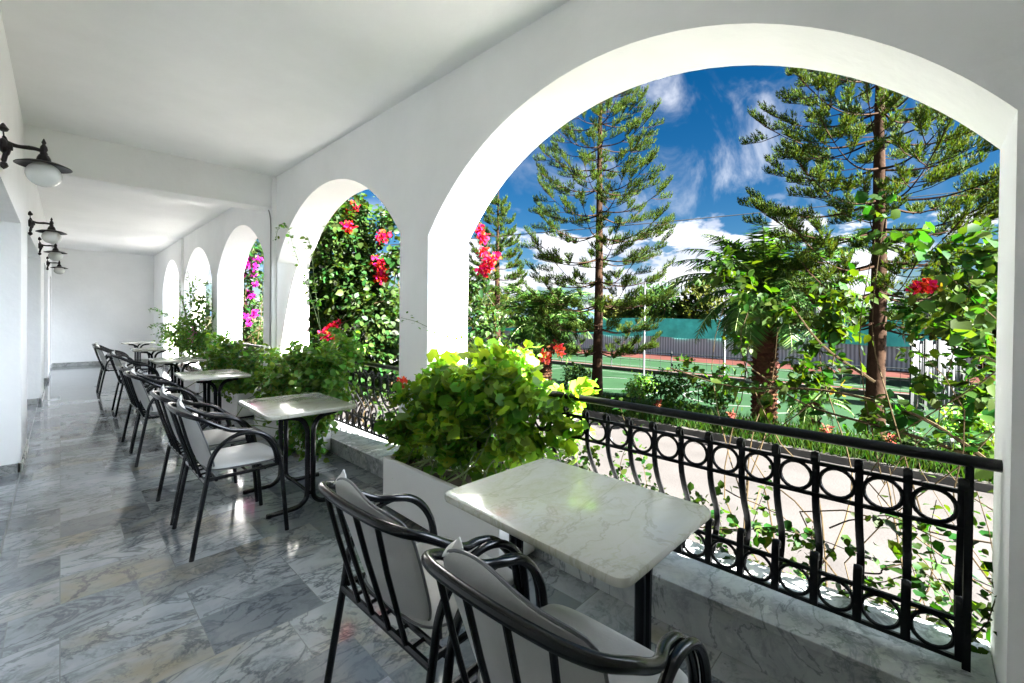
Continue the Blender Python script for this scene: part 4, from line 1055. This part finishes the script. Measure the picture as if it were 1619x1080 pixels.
# ================================================================== verge planting
P = []; n = 15000
xs = npr.uniform(9.33, 11.0, n); ysr = npr.uniform(-3, 14, n)
P = np.stack([xs, ysr, np.full(n, -.94)], 1); D = npr.normal(size=(n, 3))*.35+np.array([0, 0, 1.]); U = npr.normal(size=(n, 3))
V, F = scatter(P, D, U, npr.uniform(.10, .40, n), NV, NF, .12)
tag(np_mesh('grass', V, F, 'grass', None), 'grass growing along the verge beyond the road', 'grass', kind='stuff')
vs_ = [((10.2, .3), 'round green shrub on the verge near the right pine'), ((10.4, 4.4), 'low green shrub on the verge before the scaly palm'), ((12.4, 6.2), 'leafy green shrub at the foot of the middle pine'),
       ((12.2, 5.3), 'dark small leaved shrub standing on the green court'), ((12.6, 8.8), 'dark green shrub left of the middle pine'), ((12.5, 11.9), 'green shrub below the left palm'), ((12.6, 3.9), 'dark twiggy shrub left of the scaly palm'), ((12.3, -.9), 'green shrub at the far right of the verge'),
       ((13.0, 14.2), 'tall green shrub under the left pine'), ((15.5, 17.6), 'broad dark shrub behind the left pine')]
hh = [.5, .45, .7, 1.0, .9, .9, .8, .9, 1.7, 2.0]
for (p, lab), h in zip(vs_, hh):
    bush('verge_shrub', lab, 'shrub', (p[0], p[1], -.99), [((p[0]+rnd.gauss(0, .2), p[1]+rnd.gauss(0, .25), -.95+h*.5), (h*.5, h*.6, h*.5), int(700*h+200)), ((p[0], p[1]+.4*h, -.95+h*.45), (h*.4, h*.4, h*.4), int(300*h+60))],
         .085, rnd.choice(['shrub_leaf', 'ivy_leaf', 'dark_leaf']), 'stem', 6, .012, cl=.10, per=10, group='shrubs on the verge', hollow=.3, spread=.1)
# dry orange blooms along the kerb
for y, n_, lab in ((4.6, 1, 'leftmost dry orange flower spike, seen just above the near handrail'), (2.95, 1, 'dry orange flower spike at the foot of the scaly palm'), (1.3, 1, 'dry orange flower spike left of the right pine'), (.38, 1, 'rightmost dry orange flower spike, at the foot of the right pine')):
    V, F = petals([(0, 0, .30), (0, .02, .22), (0, .0, .38)], .06, 16, .09, ws=.5)
    t = thing('flower_spike', lab, 'flower', (10.0, y, -.93), group='dry orange flower spikes on the verge')
    np_mesh('petals', V, F, 'dry_leaf', t); m = MB(); m.tube([(0, 0, 0), (.01, 0, .4)], .012, 5); m.build('stalk', 'stem', t)

# ================================================================== courts: fences, windscreen, poles
t = thing('windscreen_fence', 'tall court fence with a turquoise windscreen above pale corrugated sheets', 'fence', (29, 5, -1))
n = 90; vs = []; 
for i in range(n+1):
    y = -32+64*i/n; b = .05*math.sin(i*1.7)+.04*math.sin(i*.6)
    zt = 2.55+.12*math.sin(i*.35)*.4; zb = 1.28+.05*math.sin(i*.9)
    vs += [(b, y, zb), (b+.05*math.sin(i), y, (zb+zt)/2), (b, y, zt)]
fs = [(3*i+j, 3*i+3+j, 3*i+4+j, 3*i+1+j) for i in range(n) for j in range(2)]
m = MB(); m.add(vs, fs); o = m.build('windscreen', 'screen_cloth', t, smooth=False); sm = o.modifiers.new('s', 'SOLIDIFY'); sm.thickness = .01
m = MB(); m.box(.08, .11, -32, 32, .02, 1.48); m.build('sheet_panel', 'link_panel', t, smooth=False)
for k in range(22):
    m = MB(); m.tube([(.16, -31.5+3*k, 0), (.16, -31.5+3*k, 2.6)], .035, 6); m.build('post', 'grey_metal', t)
t = thing('court_rail', 'low dark metal fence along the kerb between the two courts', 'fence', (18.6, 0, -.82))
m = MB(); m.tube([(0, -20, .80), (0, 30, .80)], .02, 6); m.tube([(0, -20, .42), (0, 30, .42)], .008, 5); m.build('top_rail', 'dark_metal', t)
for k in range(17):
    m = MB(); m.tube([(0, -19+3*k, 0), (0, -19+3*k, .9)], .028, 6); m.build('post', 'dark_metal', t)
m = MB()
for k in range(100): m.tube([(0, -20+.5*k, .0), (0, -20+.5*k, .79)], .007, 4)
m.build('wires', 'dark_metal', t)
for x, y, h, lab in ((16.4, 8.2, 4.0, 'thin grey pole standing in the green court right of the middle pine'), (17.9, 5.6, 3.2, 'thin grey pole left of the scaly palm'), (17.6, -1.6, 3.6, 'thin grey pole behind the right pine')):
    m = MB(); m.tube([(0, 0, 0), (0, 0, h)], .04, 8); m.lathe([(0, 0), (.09, 0), (.09, .015), (0, .02)], (0, 0, 0), 12)
    o = m.build('thin_pole', 'grey_metal', None, loc=(x, y, -.98)); tag(o, lab, 'pole', 'thin poles at the courts')
t = thing('panel_fence', 'pale corrugated panel fence with dark posts right of the right pine', 'fence', (16.4, .25, -1.0), R(-46))
m = MB(); vs = []; nn_ = 60
for i in range(nn_+1):
    x = 1.5*i/nn_; y = .02*math.sin(i*2*math.pi/5); vs += [(x, y, .1), (x, y, 1.95)]
m.add(vs, [(2*i, 2*i+2, 2*i+3, 2*i+1) for i in range(nn_)]); o = m.build('panel', 'grey_metal', t); sm = o.modifiers.new('s', 'SOLIDIFY'); sm.thickness = .004
for x in (0, .38, .75, 1.45):
    m = MB(); m.box(x-.03, x+.03, -.08, -.03, 0, 2.0); m.build('post', 'dark_metal', t, smooth=False)
m = MB(); m.tube([Vector((3.6, 16.0, 3.3)).lerp(Vector((26.4, -7.3, 6.85)), k/20)+Vector((0, 0, -.22*math.sin(math.pi*k/20))) for k in range(21)], .014, 5)
tag(m.build('power_cable', 'wire', None), 'black overhead cable crossing the sky behind the pines', 'cable')
# small garden lamp
m = MB(); m.tube([(0, 0, 0), (0, 0, .5)], .015, 6); m.lathe([(0, .5), (.10, .5), (.11, .53), (.05, .6), (0, .61)], (0, 0, 0), 12)
o = m.build('garden_lamp', 'dark_metal', None, loc=(12.6, 4.62, -.985)); tag(o, 'small mushroom shaped garden lamp on the verge', 'lamp')

# ================================================================== cars
def make_car(label, loc, rz, paint):
    t = thing('parked_car', label, 'car', loc, rz, group='cars parked along the road')
    secs = [(-2.05, .45, .62, .70), (-2.0, .35, .75, .80), (-1.6, .25, .90, .86), (-.9, .22, .97, .88), (0, .22, .98, .88), (.9, .22, .97, .88), (1.6, .25, .98, .86), (1.95, .32, .85, .82), (2.02, .45, .7, .72)]
    def loft(secs, name, mt, par, nseg=16, top=None):
        vs = []; fs = []
        for (x, z0, z1, w) in secs:
            for k in range(nseg):
                a = 2*math.pi*k/nseg; c, s = math.cos(a), math.sin(a)
                cx = math.copysign(abs(c)**.45, c); sz = math.copysign(abs(s)**.5, s)
                vs.append((x, w*cx, (z0+z1)/2+(z1-z0)/2*sz))
        for i in range(len(secs)-1):
            for k in range(nseg): fs.append((i*nseg+k, i*nseg+(k+1) % nseg, (i+1)*nseg+(k+1) % nseg, (i+1)*nseg+k))
        fs.append(tuple(range(nseg))[::-1]); fs.append(tuple((len(secs)-1)*nseg+k for k in range(nseg)))
        m = MB(); m.add(vs, fs); return m.build(name, mt, par)
    body = loft(secs, 'body', paint, t)
    def cabin(sc, name, mt, par, z0, z1):
        b0 = [(-1.15, .80), (1.75, .80)]; vs = []
        B = [(-1.15, .80), (-1.2, -.80), (1.75, -.80), (1.72, .80)]; T_ = [(-.45, .62), (-.45, -.62), (1.25, -.62), (1.25, .62)]
        f = lambda a, b, z: (a[0]+(b[0]-a[0])*z, (a[1]+(b[1]-a[1])*z))
        lo, hi = z0, z1
        for zz in (lo, hi):
            for a, b in zip(B, T_):
                x, y = f(a, b, zz); vs.append((x*sc, y*sc, .92+.50*zz))
        m = MB(); m.add(vs, [(0, 1, 2, 3), (4, 7, 6, 5), (0, 4, 5, 1), (1, 5, 6, 2), (2, 6, 7, 3), (3, 7, 4, 0)]); return m.build(name, mt, par, smooth=False, bevel=.03)
    cabin(1., 'windows', 'glass_dark', body, 0, .9); 
    m = MB(); m.add([(-.52, .66, 1.36), (-.52, -.66, 1.36), (1.32, -.66, 1.36), (1.32, .66, 1.36), (-.38, .56, 1.44), (-.38, -.56, 1.44), (1.15, -.56, 1.44), (1.15, .56, 1.44)], [(0, 1, 2, 3), (4, 7, 6, 5), (0, 4, 5, 1), (1, 5, 6, 2), (2, 6, 7, 3), (3, 7, 4, 0)])
    for a, b in (((-1.15, .8, .93), (-.47, .64, 1.38)), ((-1.15, -.8, .93), (-.47, -.64, 1.38)), ((1.74, .8, .93), (1.28, .64, 1.38)), ((1.74, -.8, .93), (1.28, -.64, 1.38)), ((.35, .815, .93), (.35, .655, 1.38)), ((.35, -.815, .93), (.35, -.655, 1.38))): m.tube([a, b], .035, 6)
    m.build('roof', paint, body, smooth=False, bevel=.02)
    for x in (-1.3, 1.35):
        for s in (-1, 1):
            m = MB(); c = (x, s*.80, .31); pr = [(.0, -.10), (.26, -.10), (.31, -.07), (.31, .07), (.26, .10), (0, .10)]
            vs = []; n = 20
            for (r, q) in pr:
                for k in range(n): a = 2*math.pi*k/n; vs.append((x+r*math.cos(a), c[1]+q, .31+r*math.sin(a)))
            m.add(vs, [(i*n+k, i*n+(k+1) % n, (i+1)*n+(k+1) % n, (i+1)*n+k) for i in range(len(pr)-1) for k in range(n)]); w = m.build('wheel', 'tyre', t)
            m = MB(); vs = []
            for (r, q) in ((0, s*.108), (.18, s*.108), (.20, s*.09)):
                for k in range(n): a = 2*math.pi*k/n; vs.append((x+r*math.cos(a), c[1]+q, .31+r*math.sin(a)))
            m.add(vs, [(i*n+k, i*n+(k+1) % n, (i+1)*n+(k+1) % n, (i+1)*n+k) for i in range(2) for k in range(n)]); m.build('rim', 'grey_metal', w)
    for s in (-1, 1):
        m = MB(); m.lathe([(0, -.03), (.06, -.02), (.10, .02), (.0, .05)], (-1.985, s*.56, .66), 12, axis='x'); m.build('headlight', 'headlight', t)
    m = MB(); m.box(-2.06, -2.0, -.42, .42, .36, .50); m.build('grille', 'glass_dark', t, smooth=False)
    m = MB(); m.box(-2.08, -2.062, -.24, .24, .40, .50); m.build('number_plate', 'plate', t, smooth=False)
    return t
make_car('white parked car glimpsed through the second arch above the railing', (8.6, 15.2, -1.0), R(82), 'car_white')
make_car('dark blue parked car behind the white one in the second arch', (9.0, 20.0, -1.0), R(92), 'car_blue')

# ================================================================== far trees
def far_tree(label, loc, h, w, seed, leafm='olive_leaf'):
    global npr, rnd
    npr = np.random.default_rng(seed); rnd = random.Random(seed)
    bl = []
    for k in range(9):
        a = rnd.uniform(0, 6.28); q = rnd.uniform(0, .55)*w; zz = h*(.45+.5*rnd.random())
        bl.append(((loc[0]+q*math.cos(a), loc[1]+q*math.sin(a), loc[2]+zz), (w*.30, w*.30, h*.17), 260))
    t = bush('far_tree', label, 'tree', loc, bl, .30, leafm, 'bark', 9, .09, cl=.30, per=12, group='trees beyond the courts', hollow=.3, spread=.05)
    m = MB(); m.tube([(0, 0, -.1), (.05, .03, h*.25), (0, .08, h*.55)], [.17, .13, .07], 8); m.build('trunk', 'bark', t)
    return t
fts = [((33, 15.5), 5.0, 4.2, 'olive toned tree behind the turquoise screen, right of the middle pine'), ((33, 12.3), 5.0, 3.2, 'yellow green tree behind the turquoise screen, next to the thin pole'),
       ((34, 19.5), 4.4, 4.6, 'broad tree behind the turquoise screen, left of the middle pine'), ((31, 24), 4.8, 4.2, 'tree behind the screen between palm and left pine'),
       ((28, 29), 5.2, 5., 'large tree far behind the left pine'), ((38, 8.2), 4.2, 3.8, 'low tree behind the screen left of the scaly palm'), ((42, 2.5), 4.0, 3.6, 'low tree beyond the screen behind the right pine'),
       ((30, -2.2), 4.6, 4.0, 'tree at the far right behind the panel fence'), ((24, -2.4), 3.4, 3.0, 'small tree behind the pale panel fence'), ((21, 33), 4.5, 4.5, 'tree far behind the parked cars'), ((14, 36), 4.2, 4.2, 'tree beyond the end of the road')]
for i, (p, h, w, lab) in enumerate(fts): far_tree(lab, (p[0], p[1], -1.0), h, w, 100+i, 'olive_leaf' if i % 3 else 'shrub_leaf')
